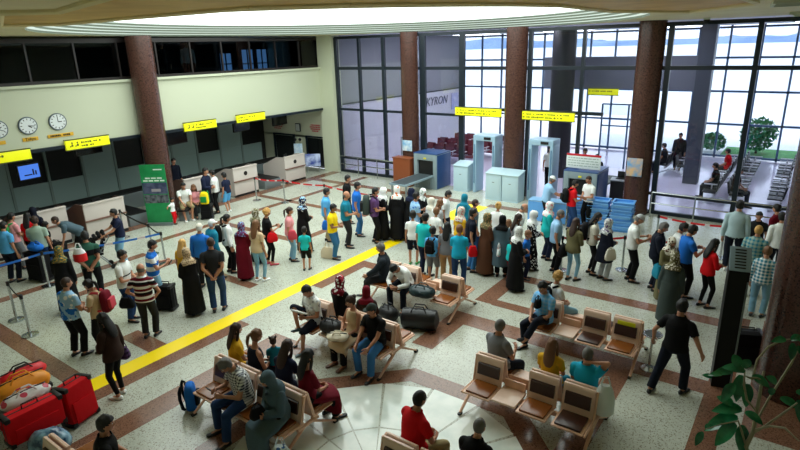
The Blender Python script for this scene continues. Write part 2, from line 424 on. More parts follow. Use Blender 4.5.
# ------------------------------------------------------------ the waiting hall beyond the glass
HY = 32.5
struct(MB().quad((-18.7, GY, 0), (5, GY, 0), (5, HY, 0), (-18.7, HY, 0)), 'floor_hall', hall_floor)
struct(MB().quad((-18.7, GY+0.3, CZ), (-18.7, HY, CZ), (5, HY, CZ), (5, GY+0.3, CZ)), 'ceiling_hall', mat('white hall ceiling', (0.85, 0.86, 0.9), 0.7))
for k in range(4):
    for y in (23.6, 28.8):
        e = empty('ceiling_fill', (-15.6+k*5.2, y, CZ-.03), 0, 'added fill light panel in the hall, %s from the KYRON wall, %s row' % (('first', 'second', 'third', 'fourth')[k], 'window' if y > 25 else 'nearer'), 'ceiling light', 'added fill lights in the hall')  # out-of-view glowing panels added to brighten the hall
        MB().box((0, 0, 0), (2.4, 1.5, .05), 0, .01).obj('housing', plaster, e); MB().box((0, 0, -.03), (2.2, 1.3, .02)).obj('diffuser', emat('fill panel glow', (.98, .96, 1), 10.0), e)
hw = struct(MB().box((-18.75, 26.5, 1.6), (0.2, 12, 3.2), 1).box((-18.78, 26.5, 4.8), (0.2, 12, 3.2), 0).box((-18.63, 26.5, 3.22), (0.05, 12, 0.07), 2), 'wall_hall', [hall_grey, hall_pale, frame_blue])
struct(MB().box((-7.2, 26.0, 4.5), (6.4, 0.3, 1.35)), 'beam_hall', mat('slate grey beam', (0.40, 0.41, 0.47), 0.5))
b = MB()
x = -18.5
while x < 5: b.box((x, HY, 3.2), (0.09, 0.1, 6.4)); x += 1.34
for z in (0.1, 1.7, 3.3, 4.9, 6.3): b.box((-6.8, HY, z), (23.6, 0.1, 0.1))
w3 = struct(b, 'window_3', frame_light)
struct(MB().box((-6.8, HY, 3.2), (23.6, 0.012, 6.3)), 'pane', glass, parent=w3)
# glazed lobby inside the hall, behind the second detector gate
b = MB()
for x in (-8.1, -6.9, -5.7): b.box((x, 27.5, 1.5), (0.07, 0.07, 3.0))
for z in (1.0, 2.0, 3.0): b.box((-6.9, 27.5, z), (2.4, 0.05, 0.06))
w4 = struct(b, 'window_4', frame_light)
struct(MB().box((-6.9, 27.5, 1.5), (2.4, 0.012, 3.0)), 'pane', glass, parent=w4)
# writing on the wall of the hall
tm = text_mesh('KYRON', 0.70, 0.01)
for v in tm.vertices: v.co.x += v.co.y*0.28
o = bpy.data.objects.new('wall_sign', tm); tm.materials.append(mat('grey sign lettering', (0.42, 0.43, 0.48), 0.5)); C.objects.link(o)
o.rotation_euler = (PI/2, 0, PI/2); o.location = (-18.62, 29.55, 2.62)
tag(o, 'grey KYRON lettering on the pale wall beyond the glass', 'sign')
MB().box((-18.6, 31.65, 2.45), (0.04, .9, 1.0), 0, 0.01).obj('poster', mat('lilac poster', (0.72, 0.74, 0.92), 0.5, pat='noise', col2=(0.88, 0.88, 0.97), scale=2), label='pale lilac poster beside the grey lettering on the hall wall', category='poster')

# ------------------------------------------------------------ outdoors
struct(MB().quad((-400, HY, -0.02), (300, HY, -0.02), (300, 900, -0.02), (-400, 900, -0.02)), 'ground_apron', apron_m)
random.seed(3)
b = MB(); n = 160; pts = []
for i in range(n+1):
    t = i/n; x = -900+1500*t
    h = 7+5*math.sin(t*23)+3*math.sin(t*61+1)+2*random.random()
    pts.append((x, max(3, h)))
b.loft([[(x, 760, -0.5) for x, h in pts], [(x, 775, h*0.8) for x, h in pts], [(x, 830, h) for x, h in pts], [(x, 900, -0.5) for x, h in pts]][::1], cap=False)
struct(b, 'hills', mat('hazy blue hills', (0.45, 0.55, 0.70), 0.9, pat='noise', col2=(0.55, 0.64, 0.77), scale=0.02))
tag(MB().quad((-3.6, 33.2, 0.0), (3.5, 33.2, 0.0), (3.5, 36.2, 0.0), (-3.6, 36.2, 0.0)).obj('lawn', mat('lawn green', (0.26, 0.52, 0.26), 0.9, pat='noise', col2=(0.34, 0.60, 0.32), scale=3), smooth=False), kind='structure')
def bush(name, x, y, rx, rz_, n, label, zc, stem):
    e = empty(name, (x, y, 0), 0, label, 'bush', 'bushes outside the window')
    f = MB(); random.seed(n)
    for _ in range(n):
        while True:
            q = np.array([random.uniform(-1, 1) for _ in range(3)])
            if 0.35 < np.linalg.norm(q) < 1: break
        c = q*[rx, rx, rz_]+[0, 0, zc]; a = np.array([random.gauss(0, 1) for _ in range(3)]); a /= np.linalg.norm(a)
        u = np.cross(a, [0.3, 0.5, 0.8]); u /= np.linalg.norm(u); l = 0.14
        f.quad(c-a*l, c-u*l*0.5, c+a*l, c+u*l*0.5)
    f.obj('foliage', mat('leaf green', (0.16, 0.48, 0.30), 0.6, pat='noise', col2=(0.28, 0.62, 0.38), scale=2), e)
    if stem: MB().path([(0, 0, 0), (0.03, 0, zc*0.6), (0, 0.02, zc)], [0.06, 0.05, 0.03]).obj('trunk', mat('bark', (0.30, 0.24, 0.18), 0.8), e)
bush('bush', -2.1, 34.6, 0.85, 0.85, 800, 'round green bush standing on the lawn outside the far window', 1.0, True)
bush('bush', -4.1, 34.2, 0.7, 0.45, 400, 'low green bush at the edge of the lawn outside', 0.55, False)

# ------------------------------------------------------------ light
w = bpy.data.worlds.new('world'); SC.world = w; w.use_nodes = True
bg = w.node_tree.nodes['Background']; bg.inputs[0].default_value = (0.86, 0.92, 1.0, 1); bg.inputs[1].default_value = SKY_L
sun = bpy.data.lights.new('sun', 'SUN'); sun.energy = SUN_L; sun.angle = 0.02; sun.color = (1, 0.96, 0.9)
so = bpy.data.objects.new('sun', sun); C.objects.link(so); so.rotation_euler = (math.radians(38), 0, math.radians(25))
SC.view_settings.view_transform = 'Standard'; SC.view_settings.look = 'None'; SC.view_settings.gamma = 1; SC.view_settings.exposure = EXPO
SC.view_settings.use_curve_mapping = False
SC.cycles.max_bounces = 8; SC.cycles.transparent_max_bounces = 12; SC.cycles.use_denoising = True
SC.cycles.sample_clamp_indirect = 6
# ================================================================ PEOPLE
SKIN = {'l': (0.84, 0.62, 0.50), 'm': (0.74, 0.52, 0.40), 'd': (0.58, 0.40, 0.30)}
def skin(k='m'): return mat('skin_'+k, SKIN[k], 0.5, bump=0.03, bscale=80)
eye_white = mat('eye white', (0.9, 0.9, 0.88), 0.3); eye_dark = mat('eye dark', (0.08, 0.06, 0.05), 0.3); lip_m = mat('lips', (0.62, 0.34, 0.30), 0.5)
# ---- head template: face forward is +Y, origin in the middle of the head
HN, HK = 28, 20
def head_pt(th, ph):
    "th azimuth from the face (0) round, ph polar angle from the crown"
    d = np.array([math.sin(ph)*math.sin(th), math.sin(ph)*math.cos(th), math.cos(ph)])
    x, y, z = d[0]*0.076, d[1]*0.097, d[2]*0.116
    if z < 0:
        t = -z/0.116
        x *= 1-0.30*t**1.4; y *= 1-0.12*t
        if d[1] > 0: y += 0.012*t*d[1]
        else: y *= 1-0.30*t
    if z > 0.03: y -= 0.006
    if d[1] > 0.3:
        g = lambda cx, cz, sx, sz: math.exp(-((x-cx)/sx)**2-((z-cz)/sz)**2)
        y += 0.024*g(0, -0.022, 0.012, 0.016)+0.012*g(0, 0.004, 0.009, 0.022)
        y -= 0.010*(g(0.03, 0.012, 0.017, 0.012)+g(-0.03, 0.012, 0.017, 0.012))
        y += 0.005*(g(0.03, 0.034, 0.025, 0.010)+g(-0.03, 0.034, 0.025, 0.010))
        y += 0.006*g(0, -0.062, 0.022, 0.012)+0.008*g(0, -0.098, 0.02, 0.014)
    return np.array([x, y, z])
def head_grid(off=0.0, keep=None, offf=None):
    vs = []; fs = []
    for k in range(HK+1):
        ph = PI*(0.015+0.97*k/HK)
        for i in range(HN):
            th = 2*PI*i/HN; p = head_pt(th, ph)
            n = p/np.array([0.076**2, 0.097**2, 0.116**2]); n /= np.linalg.norm(n)
            vs.append(p+n*(offf(p) if offf else off))
    for k in range(HK):
        for i in range(HN):
            j = (i+1) % HN; q = (k*HN+i, (k+1)*HN+i, (k+1)*HN+j, k*HN+j)
            if keep is None or keep(sum(vs[a] for a in q)/4): fs.append(q)
    if keep is None:
        fs.append(tuple(range(HN))); fs.append(tuple(reversed(range(HK*HN, (HK+1)*HN))))
    elif keep(np.array([0, 0, 0.12])): fs.append(tuple(range(HN)))
    used = sorted({a for f in fs for a in f}); ix = {a: n for n, a in enumerate(used)}
    return [vs[a] for a in used], [tuple(ix[a] for a in f) for f in fs]
def make_head():
    b = MB(); b.add(*head_grid())
    for s in (-1, 1):
        b.ell((s*0.078, -0.004, -0.004), (0.010, 0.020, 0.032), 8, 6)
        b.ell((s*0.030, 0.078, 0.013), (0.0135, 0.010, 0.008), 8, 6, 1)
        b.ell((s*0.030, 0.0865, 0.013), (0.006, 0.004, 0.0065), 8, 6, 2)
        b.ell((s*0.031, 0.087, 0.036), (0.019, 0.006, 0.0045), 8, 4, 2)
    b.ell((0, 0.092, -0.062), (0.024, 0.007, 0.008), 10, 6, 3)
    return b
HEAD = make_head()
def zhair(y): return 0.055 if y > 0.05 else (0.02 if y > 0.0 else -0.075)
def make_hair(style):
    b = MB(); rnd = random.Random(5)
    def thick(t):
        return lambda p: t*(0.8+0.5*math.sin(p[0]*90)*math.sin(p[1]*70)+0.35*(p[2] > 0.05))
    if style == 'bald':
        b.add(*head_grid(keep=lambda p: p[1] < -0.005 and -0.07 < p[2] < 0.025, off=0.006))
        return b
    if style == 'crop': b.add(*head_grid(keep=lambda p: p[2] > zhair(p[1])+0.005, off=0.008))
    elif style == 'cap':
        b.add(*head_grid(keep=lambda p: p[2] > 0.035, off=0.014)); b.ell((0, 0.105, 0.045), (0.062, 0.055, 0.008), 14, 6)
        b.ell((0, 0, 0.128), (0.008, 0.008, 0.005), 6, 4)
    else: b.add(*head_grid(keep=lambda p: p[2] > zhair(p[1]), offf=thick(0.016)))
    if style == 'long':
        rings = []
        for z, w, y0, d in ((0.05, 0.075, -0.05, 0.055), (-0.04, 0.09, -0.055, 0.055), (-0.13, 0.098, -0.075, 0.05), (-0.22, 0.10, -0.095, 0.042), (-0.31, 0.085, -0.105, 0.034), (-0.37, 0.045, -0.105, 0.02)):
            rings.append([(w*math.cos(a), y0+d*math.sin(a)*(1 if math.sin(a) < 0 else 0.6), z) for a in [2*PI*i/16 for i in range(16)]])
        b.loft(rings)
        for s in (-1, 1): b.path([(s*0.07, 0.02, 0.05), (s*0.088, 0.02, -0.05), (s*0.10, 0.01, -0.15), (s*0.10, 0.0, -0.23)], [0.02, 0.026, 0.026, 0.008], 8)
    elif style == 'pony':
        b.ell((0, -0.105, 0.04), (0.028, 0.028, 0.028), 10, 6)
        b.path([(0, -0.12, 0.04), (0, -0.155, 0.0), (0, -0.15, -0.10), (0.01, -0.12, -0.22)], [0.02, 0.032, 0.03, 0.008], 8)
    elif style == 'bun':
        b.ell((0, -0.095, 0.075), (0.045, 0.045, 0.042), 12, 8)
    elif style == 'pigtails':
        for s in (-1, 1): b.ell((s*0.075, -0.03, 0.105), (0.032, 0.032, 0.036), 10, 8); b.ell((s*0.085, -0.03, 0.13), (0.02, 0.02, 0.03), 8, 6)
    elif style == 'curly':
        for _ in range(46):
            th = rnd.uniform(0, 2*PI); ph = rnd.uniform(0, 1.9); p = head_pt(th, ph)
            if p[2] > zhair(p[1])-0.02: b.ell(p*1.1, (0.026, 0.026, 0.024), 7, 5)
    return b
def make_scarf():
    b = MB(); n = 26
    prof = [(0.135, 0.02, 0.02, -0.02), (0.128, 0.055, 0.065, -0.016), (0.095, 0.082, 0.100, -0.012), (0.05, 0.094, 0.117, -0.010), (0.0, 0.096, 0.118, -0.008), (-0.05, 0.092, 0.110, -0.006), (-0.095, 0.090, 0.098, 0.0), (-0.13, 0.098, 0.10, 0.0),
            (-0.165, 0.135, 0.12, 0.0), (-0.20, 0.172, 0.135, 0.0), (-0.245, 0.185, 0.148, 0.0), (-0.30, 0.175, 0.150, 0.0)]
    vs = []; fs = []
    for k, (z, rx, ry, y0) in enumerate(prof):
        for i in range(n):
            a = 2*PI*i/n; rip = 1+(0.02*math.sin(5*a+k) if k > 6 else 0.008*math.sin(7*a+2*k))
            vs.append(np.array([rx*math.sin(a)*rip, y0+ry*math.cos(a)*rip, z+(-0.03*math.cos(a) if k > 8 else 0)]))
    for k in range(len(prof)-1):
        for i in range(n):
            j = (i+1) % n; q = (k*n+i, (k+1)*n+i, (k+1)*n+j, k*n+j); c = sum(vs[a] for a in q)/4
            if c[1] > 0.03 and abs(c[0]) < 0.062 and -0.10 < c[2] < 0.062: continue
            fs.append(q)
    fs.append(tuple(range(n)))
    b.add(vs, fs)
    b.path([vs[2*n+i]*1.0 for i in (-3, -2, -1, 0, 1, 2, 3)], 0.008, 6)
    b.path([(math.sin(t)*0.07, 0.092-abs(t)*0.02, -0.018+0.098*math.cos(t*1.0)-0.0) for t in np.linspace(-2.4, 2.4, 13)], 0.010, 6)
    b.path([(-0.05, 0.10, -0.13), (0.02, 0.125, -0.17), (0.06, 0.14, -0.24)], [0.02, 0.03, 0.03], 6, flat=0.5)
    return b
HAIR = {}
def hair_mb(st):
    if st not in HAIR: HAIR[st] = make_scarf() if st == 'scarf' else make_hair(st)
    return HAIR[st]
# ---- hand template (right hand): fingers along -Z, palm facing -X, thumb to the front (+Y)
def make_hand(curl):
    b = MB()
    b.loft([[(x*0.5*t, y*w, z) for x, y in ((-1, -.9), (0, -1), (1, -.9), (1, 0), (1, .9), (0, 1), (-1, .9), (-1, 0))] for z, w, t in ((0.012, 0.026, 0.036), (-0.02, 0.034, 0.032), (-0.06, 0.042, 0.029), (-0.092, 0.041, 0.024), (-0.098, 0.036, 0.016))])
    for y, L, x0 in ((0.031, 0.072, 0), (0.0105, 0.082, 0.001), (-0.0105, 0.076, 0), (-0.031, 0.060, -0.001)):
        p = np.array([x0, y, -0.085]); pts = [p]; a = 0.12+curl*0.5
        for f in (0.48, 0.30, 0.22):
            p = p+L*f*np.array([-math.sin(a), y*0.6*(1-curl), -math.cos(a)]); pts.append(p); a += 0.25+curl
        b.path(pts, [0.0098, 0.009, 0.0082, 0.0062], 7)
    b.path([(-0.004, 0.026, -0.02), (-0.016, 0.052, -0.05), (-0.026-0.02*curl, 0.058-0.012*curl, -0.078), (-0.034-0.03*curl, 0.052-0.02*curl, -0.102)], [0.014, 0.012, 0.0105, 0.007], 7)
    return b
HANDS = {'relax': make_hand(0.28), 'grip': make_hand(1.0)}
def shoe_mb():
    b = MB(); rings = []
    for y, w, h, z0 in ((-0.075, 0.018, 0.05, 0.01), (-0.06, 0.034, 0.075, 0.002), (-0.02, 0.038, 0.085, 0), (0.03, 0.040, 0.072, 0), (0.09, 0.046, 0.056, 0), (0.14, 0.047, 0.045, 0.002), (0.18, 0.038, 0.036, 0.006), (0.20, 0.018, 0.024, 0.012)):
        rings.append([(w*1.05*math.cos(a), y, max(z0, z0+h*(0.5+0.5*math.sin(a)))) for a in [2*PI*i/12 for i in range(12)]])
    return b.loft(rings)
SHOE = shoe_mb()
def bone_ik(a, t, l1, l2, hint):
    a = np.array(a, float); t = np.array(t, float); d = t-a; L = np.linalg.norm(d); mx = (l1+l2)*0.995
    if L > mx: d = d*mx/L; L = mx; t = a+d
    if L < abs(l1-l2)+0.02: L = abs(l1-l2)+0.02
    u = d/np.linalg.norm(d); h = np.array(hint, float); h = h-u*(h@u); h /= (np.linalg.norm(h)+1e-9)
    x = (l1*l1-l2*l2+L*L)/(2*L); y = math.sqrt(max(0, l1*l1-x*x))
    return a+u*x+h*y, a+u*L
ARM = {'down': ((.07, .03, -.52), (.3, -1, 0)), 'back': ((-.14, -.17, -.44), (1, -.3, 0)), 'phone': ((-.06, .30, -.20), (.5, -.2, -1)), 'fold': ((-.25, .20, -.26), (1, 0, -1)),
       'hip': ((.02, .10, -.40), (1, -.6, 0)), 'strap': ((-.05, .14, -.12), (.6, 0, -1)), 'push': ((0, .42, -.30), (.3, -.3, -1)), 'lap': ((-.09, .27, -.37), (.7, -.5, -.4)),
       'knee': ((-.05, .38, -.36), (.6, -.5, -.4)), 'hold': ((-.13, .24, -.29), (.6, -.3, -1)), 'bag': ((.09, .0, -.52), (.3, -1, 0)), 'behind_head': ((-.10, -.10, .20), (1, 0, .6)),
       'chin': ((-.12, .19, .0), (.4, .3, -1)), 'wide': ((.2, .05, -.45), (.6, -1, 0)), 'along': ((.42, -.02, -.14), (0, -1, -.5)), 'elbow': ((-.10, .26, -.30), (.5, .2, -1)), 'hang': ((.02, .12, -.52), (.3, -1, 0))}
JOBS = []; ALLP = []
PCOL = {'white': (.92, .93, .92), 'offwhite': (.86, .84, .78), 'black': (.05, .05, .06), 'char': (.14, .14, .15), 'grey': (.48, .49, .51), 'lgrey': (.70, .71, .72), 'navy': (.09, .12, .22), 'dnavy': (.06, .08, .14),
        'blue': (.12, .42, .78), 'lblue': (.58, .74, .88), 'sky': (.36, .68, .90), 'teal': (.10, .48, .58), 'turq': (.12, .74, .74), 'cyan': (.10, .66, .80), 'green': (.12, .55, .25), 'dgreen': (.16, .33, .27), 'sage': (.60, .68, .62), 'olive': (.42, .40, .28), 'yellow': (.98, .85, .10),
        'mustard': (.86, .66, .14), 'red': (.82, .06, .10), 'maroon': (.42, .03, .12), 'pink': (.92, .62, .64), 'rose': (.80, .28, .34), 'beige': (.82, .72, .58), 'tan': (.72, .56, .38), 'brown': (.35, .22, .15), 'dbrown': (.20, .13, .10),
        'jeans': (.14, .25, .42), 'ljeans': (.50, .68, .78), 'mjeans': (.20, .42, .62), 'khaki': (.66, .60, .44), 'purple': (.36, .24, .42), 'orange': (.88, .45, .18), 'blond': (.80, .62, .34), 'lbrown': (.45, .30, .18), 'greyhair': (.40, .39, .38), 'suit': (.13, .16, .19), 'mint': (.66, .75, .77), 'whitehair': (.86, .86, .85), 'hairblack': (.05, .04, .04), 'hairbrown': (.20, .12, .08), 'greygreen': (.23, .27, .26), 'slate': (.30, .38, .42)}
def cloth(spec):
    "'colour' or ('colour', pattern, colour2, colour3|None, scale)"
    if isinstance(spec, str): return mat('cloth_'+spec, PCOL[spec], 0.8, bump=0.35, bscale=9, spec=0.2)
    c, p, c2, c3, s = spec
    return mat('cloth_%s_%s' % (c, p), PCOL[c], 0.8, pat=p, col2=PCOL[c2], col3=PCOL[c3] if c3 else None, scale=s, bump=0.3, bscale=9, spec=0.2)
def person(label, at=None, head=None, h=1.72, face=0, rz=None, sex='m', pose='stand', lean=3, arms=('down', 'down'), hp=8, hy=0, top=('tee', 'white'), bottom=('trousers', 'black'), hair=('short', 'hairblack'),
           sk='m', shoes='black', group=None, seat=0.495, legs=None, fat=1.0, hem=0.08, bags=(), z0=0.0, cross=False):
    s = h/1.72
    J = {}
    sit = pose == 'sit'
    pz = (seat/s+0.105) if sit else (0.915 if pose == 'stand' else 0.90)
    if pose == 'bend': pz = 0.90
    pel = np.array([0, 0, pz])
    a1 = math.radians(lean*(0.6 if sit else 1.0)); a2 = math.radians(lean*(1.3 if sit else 1.0))
    d1 = np.array([0, math.sin(a1), math.cos(a1)]); d2 = np.array([0, math.sin(a2), math.cos(a2)])
    n1 = np.array([0, math.cos(a1), -math.sin(a1)]); n2 = np.array([0, math.cos(a2), -math.sin(a2)])
    wst = pel+d1*0.2
    def spine(q): return (pel+d1*q, n1) if q <= 0.2 else (wst+d2*(q-0.2), n2)
    fem = sex == 'f'; ch = sex == 'c'
    sw = 0.185 if sex == 'm' else (0.162 if fem else 0.165)
    if sex == 'm': prof = [(-.10, .09, .085, 0), (-.05, .150, .108, 0), (.03, .160, .115, 0), (.12, .153, .108*fat, .01*(fat-1)*8), (.20, .155, .108*fat, .01*(fat-1)*8), (.30, .168, .115*(0.5+0.5*fat), 0), (.38, .178, .112, 0), (.435, .160, .088, 0), (.475, .095, .068, 0), (.52, .056, .056, .005), (.60, .053, .056, .012)]
    else: prof = [(-.10, .09, .085, 0), (-.05, .160, .112, 0), (.03, .166, .118*fat, 0), (.12, .140*fat, .100*fat, 0), (.20, .128*fat, .094*fat, 0), (.29, .142, .112, .012), (.36, .150, .105, .006), (.43, .135, .080, 0), (.47, .085, .062, 0), (.52, .048, .050, .005), (.60, .046, .05, .012)]
    def torso(b, inf=0.0, q0=-1, q1=2):
        rings = []
        for q, rx, ry, yo in prof:
            if q < q0 or q > q1: continue
            c, n = spine(q); c = c+n*yo
            rings.append([c+np.array([1, 0, 0])*(rx+inf)*math.cos(w)+n*(ry+inf)*math.sin(w) for w in [2*PI*i/18 for i in range(18)]])
        b.loft(rings)
    # joints
    hipz = pel-d1*0.01
    HJ = {k: hipz+np.array([k*0.09, 0, 0]) for k in (-1, 1)}
    if legs is None:
        legs = {'stand': ((-.095, -.02), (.10, .05)), 'stride': ((-.09, -.24), (.09, .24)), 'bend': ((-.11, -.10), (.11, .05)), 'sit': ((-.12, .40), (.12, .44)), 'wide': ((-.2, -.02), (.2, .03))}[pose]
    KN, AN = {}, {}
    for k, ft in zip((-1, 1), legs):
        tz = ft[2] if len(ft) > 2 else 0.075
        KN[k], AN[k] = bone_ik(HJ[k], (ft[0], ft[1], tz), 0.435, 0.42, (k*0.25, 1, 0.4 if sit else 0))
    SH, EL, WR = {}, {}, {}
    for k, ar in zip((-1, 1), arms):
        c, n = spine(.415); SH[k] = c+np.array([k*sw, 0, 0])
        tg, hint = ARM[ar] if isinstance(ar, str) else ar
        EL[k], WR[k] = bone_ik(SH[k], SH[k]+np.array([k*tg[0], tg[1], tg[2]]), 0.285, 0.25, (k*hint[0], hint[1], hint[2]))
    nk, _ = spine(.53)
    hpa = a2*0.75+math.radians(hp); hya = math.radians(hy)
    hu = np.array([0, math.sin(hpa), math.cos(hpa)]); hf0 = np.array([0, math.cos(hpa), -math.sin(hpa)])
    hfw = hf0*math.cos(hya)-np.array([1.0, 0, 0])*math.sin(-hya); hrt = np.cross(hfw, hu)
    HM = np.array([hrt, hfw, hu]).T
    hs = 1.0 if not ch else 1.18
    hc = nk+d2*0.02+hu*0.128*hs+hf0*0.012
    # raw body
    b = MB(); torso(b)
    ls = 1.0 if not fem else 0.97
    for k in (-1, 1):
        b.caps(HJ[k]+[0, 0, .0], KN[k], .088*ls, .056, 10); b.caps(KN[k], AN[k], .054, .038, 10)
        b.caps(KN[k]*0.72+AN[k]*0.28+np.array([0, -.012, 0]), KN[k]*0.45+AN[k]*0.55, .05, .04, 8)
        b.caps(AN[k]+[0, -.02, -.03], AN[k]+[k*0.01, .11, -.045], .036, .03, 8)
        ua = .048 if sex == 'm' else .042
        b.caps(SH[k], EL[k], ua+.006, ua-.008, 10); b.caps(EL[k], WR[k], ua-.008, .027, 10)
        b.ell(SH[k]-[k*.012, 0, .005], (.058, .058, .058) if sex == 'm' else (.05, .05, .05), 10, 8)
        b.caps(spine(.44)[0], SH[k], .058 if sex == 'm' else .05, .05, 8)
    g = None
    if top[0] in ('dress', 'abaya', 'coat'):
        g = MB(); inf = 0.022 if top[0] == 'dress' else 0.035
        torso(g, inf, -.06, .475)
        for k in (-1, 1):
            e = WR[k] if top[0] != 'dress' or len(top) < 3 or top[2] != 'short' else SH[k]*0.35+EL[k]*0.65
            ua = .066 if top[0] == 'dress' else .076
            if top[0] == 'dress' and len(top) > 2 and top[2] == 'none': continue
            if e is WR[k]:
                g.caps(SH[k], EL[k], ua, ua-.006, 10); g.caps(EL[k], EL[k]*0.06+WR[k]*0.94, ua-.006, ua-.016, 10)
            else: g.caps(SH[k], e, ua, ua, 10)
            g.caps(spine(.43)[0], SH[k], .068, .062, 8)
        def ring(c, rx, ry, ax, ay): return [c+ax*rx*math.cos(w)*(1+0.03*math.sin(7*w))+ay*ry*math.sin(w) for w in [2*PI*i/22 for i in range(22)]]
        X = np.array([1.0, 0, 0]); Y = np.array([0, 1.0, 0])
        if not sit:
            fm = (AN[-1]+AN[1])/2; sp = abs(AN[1][1]-AN[-1][1])/2
            rr = [ring(spine(.12)[0], .150*fat+inf, .108*fat+inf, X, Y), ring(spine(.02)[0], .172+inf, .125*fat+inf, X, Y)]
            for t in (0.15, 0.4, 0.7, 1.0):
                c = np.array([fm[0]*t, fm[1]*t, pz*(1-t)+hem*t]); rr.append(ring(c, .178+inf+.045*t, .13*fat+inf+(.045+sp*0.9)*t, X, Y))
            g.loft(rr)
        else:
            km = (KN[-1]+KN[1])/2; am = (AN[-1]+AN[1])/2; kw = abs(KN[1][0]-KN[-1][0])/2+.085
            Z = np.array([0, 0, 1.0])
            g.loft([ring(spine(.10)[0], .155*fat+inf, .12*fat+inf, X, Y), ring(pel+[0, .02, -.02], .18+inf, .125+inf, X, (Y+Z*0.5)/1.118), ring(pel*0.5+km*0.5+[0, 0, .0], kw*.95+inf, .10+inf, X, (Z+Y*0.25)/1.03), ring(km+[0, .02, .0], kw+inf, .085+inf, X, (Y+Z)/1.414),
                    ring(km*0.6+am*0.4+[0, .03, 0], kw+inf, .085+inf, X, Y), ring(np.array([am[0], am[1]*.9+km[1]*.1, hem]), kw+.02+inf, .10+inf, X, Y)])
    name = 'person'
    hl = hc+hu*0.125
    hl = hl*s
    # placement
    if at is not None:
        base = np.array([at[0], at[1], z0])
        if rz is None:
            dd = base[:2]/np.linalg.norm(base[:2])
    else:
        base = None
    if rz is None:
        g0 = base if base is not None else fl(head[0], head[1], hl[2]+z0)
        dd = g0[:2]/np.linalg.norm(g0[:2]); rt = np.array([dd[1], -dd[0]]); f = math.radians(face)
        fw = math.cos(f)*dd+math.sin(f)*rt; rz = math.atan2(-fw[0], fw[1])
    if base is None:
        g0 = fl(head[0], head[1], hl[2]+z0); c, sn = math.cos(rz), math.sin(rz)
        base = np.array([g0[0]-(c*hl[0]-sn*hl[1]), g0[1]-(sn*hl[0]+c*hl[1]), z0])
    near = np.linalg.norm(base) < 12.5
    root = empty(name, base, rz, label, 'person', group)
    JOBS.append(dict(root=root, b=b, g=g, s=s, vox=0.017 if near else 0.021, bones=[
        ('t', pel-d1*.06, wst, .14, .13), ('t', wst, spine(.44)[0], .13, .11), ('n', spine(.48)[0], hc, .05, .05)]+
        [x for k in (-1, 1) for x in (('u%d' % k, SH[k], EL[k], .05, .04), ('f%d' % k, EL[k], WR[k], .04, .028), ('l%d' % k, HJ[k], KN[k], .088, .056), ('s%d' % k, KN[k], AN[k], .054, .038), ('x%d' % k, AN[k]+[0, -.02, -.045], AN[k]+[0, .12, -.045], .03, .03))],
        pel=pel, d1=d1, d2=d2, wst=wst, HM=HM, hc=hc, hs=hs, WR=WR, EL=EL, KN=KN, AN=AN, top=top, bottom=bottom, hair=hair, sk=sk, shoes=shoes, arms=arms, sex=sex))
    W = root.matrix_basis
    root['_d'] = 0; del root['_d']
    ALLP.append(J)
    J.update(held=[], stand=not sit, rad=.13+.07*s*(1.25 if top[0] in ('dress', 'abaya', 'coat') else 1.0)*fat, root=root, rz=rz, base=base, s=s, WR={k: WR[k]*s for k in WR}, chest=spine(.30)[0]*s, n=n2, d=d2, SH={k: SH[k]*s for k in SH}, pel=pel*s, hc=hc*s)
    return J
def loc2w(J, p):
    c, sn = math.cos(J['rz']), math.sin(J['rz']); p = np.array(p, float)
    return J['base']+np.array([c*p[0]-sn*p[1], sn*p[0]+c*p[1], p[2]])
def shell(V, F, N, vm, off, s):
    fk = [f for f in F if sum(vm[i] for i in f) >= len(f)-1]
    used = sorted({i for f in fk for i in f}); ix = {a: n for n, a in enumerate(used)}
    return (V[used]+N[used]*np.array(off)[used][:, None] if hasattr(off, '__len__') else V[used]+N[used]*off)*s, [tuple(ix[i] for i in f) for f in fk]
def relax():
    "people in the crowd stand beside, not inside, each other"
    A = [J for J in ALLP if J['stand'] and J['base'][2] < 1]; pos = [J['base'][:2].copy() for J in A]
    for _ in range(40):
        for i in range(len(A)):
            for j in range(i):
                d = pos[i]-pos[j]; L = np.linalg.norm(d); m = A[i]['rad']+A[j]['rad']
                if L < m:
                    if L < 1e-3: d = np.array([.01, .01]); L = .014
                    k = d/L*(m-L)*.25; pos[i] += k; pos[j] -= k
    for J, p in zip(A, pos):
        dl = p-J['base'][:2]; J['base'][:2] = p
        for o in [J['root']]+J['held']: o.location.x += dl[0]; o.location.y += dl[1]
